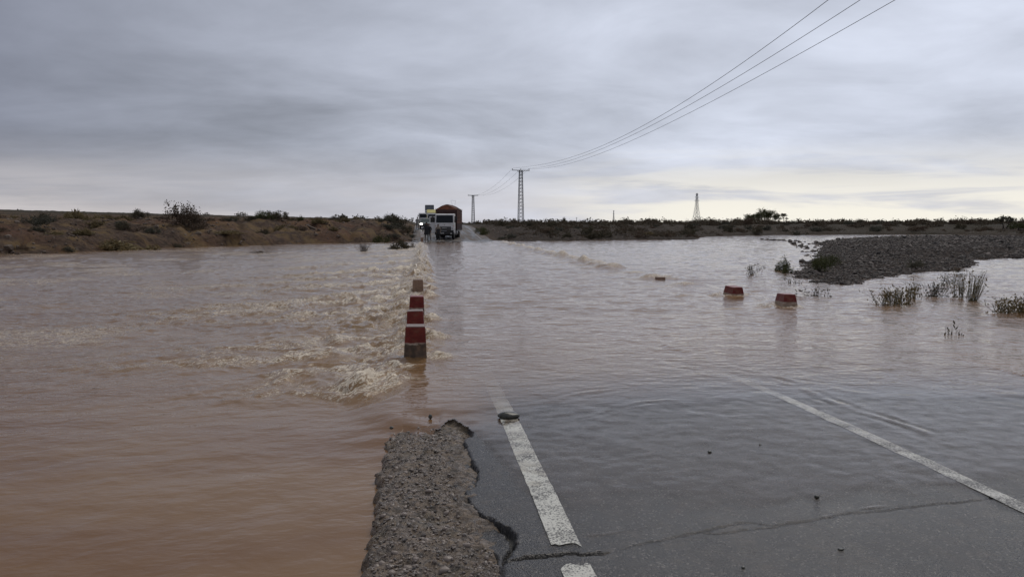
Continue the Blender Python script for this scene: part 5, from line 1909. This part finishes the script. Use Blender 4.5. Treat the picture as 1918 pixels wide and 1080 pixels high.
def lorry(px, dist, label, wd, cab_top, box_top, box_mat, cab_mat, band=None, roof_mat=None, rounded=False, name='lorry', box_len=5.0):
    p = far(px, 424, dist)
    t = thing(name, label, 'truck' if name == 'lorry' else 'van', (p.x, p.y, float(road_z(p.y)) + 0.01), 0)
    h = wd / 2
    ct = cab_top
    mb = MB()
    mb.prism([(0.04, 0.5), (0, 0.8), (0.0, ct * 0.55), (0.22, ct - 0.08), (0.36, ct), (1.6, ct), (1.7, ct - 0.1), (1.7, 0.5)], -h + 0.06, h - 0.06, 0.04)
    c = mb.build('cab', cab_mat, t)
    zl, zh = ct * 0.60, ct - 0.22
    yl, yh = 0.02, 0.17
    mb = MB()
    mb.hexa([(-h + 0.18, yl - 0.03, zl), (h - 0.18, yl - 0.03, zl), (h - 0.18, yl + 0.03, zl), (-h + 0.18, yl + 0.03, zl), (-h + 0.20, yh - 0.03, zh), (h - 0.20, yh - 0.03, zh), (h - 0.20, yh + 0.05, zh), (-h + 0.20, yh + 0.05, zh)])
    mb.build('windscreen', M['glass'], c)
    mb = MB(); mb.box((0, -0.01, ct * 0.42), (wd * 0.55, 0.04, 0.20), 0.01); mb.build('grille', M['black'], c)
    mb = MB(); mb.box((0, -0.08, 0.55), (wd, 0.16, 0.24), 0.03); mb.build('bumper', M['black'], t)
    for s in (-1, 1):
        mb = MB(); mb.box((s * (h - 0.24), -0.01, ct * 0.42), (0.22, 0.05, 0.16), 0.02); mb.build('headlight', M['lens'], c)
        mb = MB(); mb.box((s * (h + 0.10), 0.0, ct * 0.76), (0.14, 0.06, 0.32), 0.02); mb.bar((s * (h - 0.08), 0.15, ct * 0.8), (s * (h + 0.08), 0.0, ct * 0.78), 0.015); mb.build('mirror', M['black'], t)
        wheel(t, s * (h - 0.14), 0.9, 0.42, 0.24)
        wheel(t, s * (h - 0.14), box_len + 0.4, 0.42, 0.24)
    mb = MB(); mb.box((0, 1.8 + box_len / 2, 0.95 + (box_top - 0.95) / 2), (wd, box_len, box_top - 0.95), 0.12 if rounded else 0.03)
    b = mb.build('box_body', box_mat, t)
    if band is not None:
        mb = MB(); mb.box((0, 1.785, ct + 0.20), (wd - 0.06, 0.03, 0.24), 0.008); mb.build('front_band', band, b)
    if roof_mat is not None:
        mb = MB(); mb.hexa([(-h + .01, 0.30, ct + 0.02), (h - .01, 0.30, ct + 0.02), (h - .01, 1.78, ct + 0.02), (-h + .01, 1.78, ct + 0.02), (-h + .05, 1.0, box_top - 0.02), (h - .05, 1.0, box_top - 0.02), (h - .05, 1.78, box_top - 0.02), (-h + .05, 1.78, box_top - 0.02)], 0.03)
        mb.build('wind_deflector', roof_mat, c)
    return t


lorry(812.5, 120, 'lorry with a yellow roof fairing half hidden by the loaded truck', 2.1, 1.95, 2.5, M['yellow'], M['cab'], None, M['yellow'])
lorry(792.5, 138, 'small white van with dark screen at the outer side of the queue', 1.55, 2.12, 2.08, M['cab'], M['cab'], None, None, False, 'van', 2.6)
lorry(805, 158, 'tall lorry with a rounded grey tarpaulin top at the end of the queue', 1.85, 2.9, 4.05, M['greytarp'], M['cab'], None, None, True)


# ================================================================== PERSONS
M['skin'] = simple('brown_skin', (0.24, 0.135, 0.085), 0.5, var=0.08)
M['hair'] = simple('black_hair', (0.012, 0.010, 0.010), 0.6)
M['cl_dark'] = simple('dark_cloth', (0.022, 0.023, 0.026), 0.85, var=0.3, scale=14)
M['cl_grey'] = simple('grey_cloth', (0.085, 0.085, 0.082), 0.9, var=0.25, scale=14)
M['cl_tan'] = simple('tan_scarf_cloth', (0.23, 0.195, 0.155), 0.9, var=0.2, scale=14)
M['cl_pale'] = simple('pale_grey_cloth', (0.26, 0.255, 0.245), 0.9, var=0.2, scale=14)
M['shoe_white'] = simple('white_shoes', (0.60, 0.60, 0.58), 0.6)
M['shoe_dark'] = simple('dark_shoes', (0.03, 0.025, 0.022), 0.6)


def body_mesh(mats, arm_pose, stance, seed):
    """one continuous figure grown over a skeleton; mats = skin, top, trousers, shoes"""
    vs, es, rs_ = [], [], []

    def v(p, r, par=None):
        vs.append(p); rs_.append(r if isinstance(r, tuple) else (r, r))
        if par is not None:
            es.append((par, len(vs) - 1))
        return len(vs) - 1
    pel = v((0, 0, 0.95), (0.150, 0.115))
    sp = v((0, 0.01, 1.15), (0.140, 0.105), pel)
    ch = v((0, 0.0, 1.33), (0.165, 0.115), sp)
    nb = v((0, 0.01, 1.47), 0.062, ch)
    nk = v((0, 0.0, 1.53), 0.052, nb)
    hd = v((0, -0.015, 1.62), (0.078, 0.095), nk)
    v((0, -0.005, 1.72), (0.062, 0.075), hd)
    v((0, -0.115, 1.605), 0.014, hd)                      # nose
    for s in (-1, 1):
        (ex, ey, ez), (wx_, wy_, wz_) = arm_pose[0 if s < 0 else 1]
        v((s * 0.088, 0.0, 1.615), 0.016, hd)             # ear
        sh = v((s * 0.185, 0.0, 1.405), 0.066, ch)
        el_v = v((s * ex, ey, ez), 0.046, sh)
        wr = v((s * wx_, wy_, wz_), 0.030, el_v)
        dirh = (Vector((s * wx_, wy_, wz_)) - Vector((s * ex, ey, ez))).normalized()
        pw = Vector((s * wx_, wy_, wz_)) + dirh * 0.07
        pm = v(pw[:], (0.036, 0.022), wr)
        sidev = dirh.cross(Vector((0, 1, 0)))
        sidev = (sidev if sidev.length > 0.1 else Vector((0, 0, 1))).normalized()
        sidev = dirh.cross(sidev).normalized()
        for k, (o_, ln) in enumerate(((-0.030, 0.062), (-0.010, 0.075), (0.010, 0.072), (0.030, 0.055))):
            a = pw + sidev * o_ + dirh * 0.035
            f1 = v(a[:], 0.009, pm)
            f2 = v((a + dirh * ln * 0.55 + Vector((-s * 0.006, -0.004, 0)))[:], 0.008, f1)
            v((a + dirh * ln + Vector((-s * 0.018, -0.012, 0)))[:], 0.007, f2)
        th = v((pw - sidev * 0.042 - dirh * 0.02)[:], 0.010, pm)
        v((pw - sidev * 0.058 + dirh * 0.025)[:], 0.008, th)
        fx = stance * s
        hp = v((s * 0.095, 0, 0.88), 0.098, pel)
        kn = v((s * 0.10 + fx * 0.5, -0.02, 0.49), 0.064, hp)
        an = v((s * 0.10 + fx, 0.02, 0.10), 0.044, kn)
        he = v((s * 0.10 + fx, 0.0, 0.05), 0.045, an)
        v((s * 0.115 + fx, -0.15, 0.035), 0.034, he)
    me = bpy.data.meshes.new('body')
    me.from_pydata(vs, es, [])
    o = bpy.data.objects.new('body', me)
    COL.objects.link(o)
    md = o.modifiers.new('skin', 'SKIN')
    md.use_smooth_shade = True
    for i, r in enumerate(rs_):
        me.skin_vertices[0].data[i].radius = r
        me.skin_vertices[0].data[i].use_root = (i == 0)
    sb = o.modifiers.new('sub', 'SUBSURF')
    sb.levels = sb.render_levels = 1
    dg = bpy.context.evaluated_depsgraph_get()
    out = bpy.data.meshes.new_from_object(o.evaluated_get(dg))
    bpy.data.objects.remove(o)
    out.materials.clear()
    for m in mats:
        out.materials.append(m)
    hands = [arm_pose[0][1], arm_pose[1][1]]
    for f in out.polygons:
        c = f.center
        k = 1
        if c.z > 1.50:
            k = 0
        elif c.z < 0.10:
            k = 3
        elif c.z < 0.96 and abs(c.x) < 0.2:
            k = 2
        hp_ = hands[0 if c.x < 0 else 1]
        if (Vector((abs(c.x), c.y, c.z)) - Vector(hp_)).length < 0.16 and abs(c.x) > 0.17 and c.z > 0.55 and (Vector((abs(c.x), c.y, c.z)) - Vector(arm_pose[0 if c.x < 0 else 1][0])).length > (Vector(hp_) - Vector(arm_pose[0 if c.x < 0 else 1][0])).length:
            k = 0
        f.material_index = k
        f.use_smooth = True
    return out


def loft(name, rings, mat, parent, seg=20, wob=0.0, seed=0, open_front=0.0):
    V, rn = [], random.Random(seed)
    ph = [rn.uniform(0, 6) for _ in range(3)]
    for (z, rx, ry, cx, cy) in rings:
        for k in range(seg):
            a = 2 * math.pi * k / seg
            q = 1 + wob * math.sin(5 * a + ph[0]) * max(0, 1.3 - z) + wob * 0.5 * math.sin(8 * a + ph[1])
            V.append((cx + rx * q * math.cos(a), cy + ry * q * math.sin(a), z))
    F = []
    for i in range(len(rings) - 1):
        for k in range(seg):
            F.append((i * seg + k, i * seg + (k + 1) % seg, (i + 1) * seg + (k + 1) % seg, (i + 1) * seg + k))
    me = np_mesh(name, np.array(V), np.array(F))
    o = link(name, me, mat, parent)
    return o


def person(px, py, dist, rz, hgt, label, mats, coat=None, hood=None, scarf=None, arms=None, stance=0.02, z=None, cap=None):
    p = far(px, py, dist)
    z = float(road_z(p.y)) + 0.0 if z is None else z
    s = hgt / 1.76
    t = thing('person', label, 'person', (p.x, p.y, z), rz, None, s)
    rel = ((0.255, 0.02, 1.14), (0.265, -0.06, 0.90))
    arms = arms or (rel, rel)
    link('body', body_mesh(mats, arms, stance, 1), None, t)
    mb = MB(); mb.ico((0, 0.012, 1.675), (0.090, 0.105, 0.092), 2, 0.03, 3)
    for v_ in mb.bm.verts:
        if v_.co.z < 1.665 and v_.co.y < -0.02:
            v_.co.z = 1.68
            v_.co.y *= 0.9
    mb.build('hair', cap or M['hair'], t, True)
    for sx in (-1, 1):
        mb = MB(); mb.ico((sx * 0.030, -0.098, 1.632), (0.012, 0.008, 0.008), 1); mb.build('eye', M['hair'], t)
    mb = MB(); mb.box((0, -0.098, 1.566), (0.045, 0.012, 0.010), 0.003); mb.build('mouth', M['board'], t)
    if coat is not None:
        m_, low_, flare = coat
        loft('coat', [(1.485, 0.085, 0.075, 0, 0.01), (1.45, 0.17, 0.105, 0, 0.005), (1.36, 0.215, 0.140, 0, 0), (1.15, 0.195, 0.140, 0, 0), (0.95, 0.205, 0.150, 0, 0), (0.5 * (0.95 + low_), 0.215 + flare * 0.5, 0.165 + flare * 0.4, 0, 0), (low_, 0.225 + flare, 0.175 + flare * 0.8, 0, 0)], m_, t, wob=0.06, seed=int(px))
    if hood is not None:
        loft('hood', [(1.46, 0.13, 0.11, 0, 0.03), (1.54, 0.115, 0.10, 0, 0.035), (1.64, 0.108, 0.095, 0, 0.045), (1.74, 0.095, 0.09, 0, 0.04), (1.80, 0.05, 0.06, 0, 0.04), (1.83, 0.004, 0.004, 0, 0.05)], hood, t, seed=2)
    if scarf is not None:
        loft('scarf', [(1.55, 0.075, 0.075, 0, 0), (1.50, 0.115, 0.105, 0, -0.005), (1.44, 0.185, 0.135, 0, -0.01), (1.34, 0.225, 0.155, 0, -0.01), (1.26, 0.215, 0.155, 0, -0.005)], scarf, t, wob=0.05, seed=3)
    return t


pock = ((0.285, 0.05, 1.16), (0.215, -0.10, 0.98))
out_ = ((0.33, 0.02, 1.20), (0.40, -0.05, 0.98))
person(799.2, 452, 77.5, 0.25, 1.86, 'person in long dark hooded coat over grey trousers by the foam row end', (M['skin'], M['cl_dark'], M['cl_grey'], M['shoe_dark']), (M['cl_dark'], 0.62, 0.03), M['cl_dark'], None, (out_, out_), 0.05)
person(803.6, 450, 79.5, -0.3, 1.74, 'person in dark jacket close behind the hooded one', (M['skin'], M['cl_dark'], M['cl_dark'], M['shoe_dark']), (M['cl_dark'], 0.80, 0.02), None, None, (pock, pock), 0.03)
person(820.8, 452, 77.0, 0.05, 1.72, 'person in tan shoulder scarf and dark trousers with white shoes before the truck', (M['skin'], M['cl_tan'], M['cl_dark'], M['shoe_white']), (M['cl_dark'], 0.78, 0.0), None, M['cl_tan'], (pock, pock), 0.045)
pp = far(782, 421, 104)
person(782, 421, 104, 0.4, 1.74, 'person in pale grey clothes standing on the verge beside the queue', (M['skin'], M['cl_pale'], M['cl_grey'], M['shoe_dark']), (M['cl_pale'], 0.75, 0.01), None, None, (pock, out_), 0.03, max(gz(pp.x, pp.y), float(road_z(pp.y)) - 0.1))
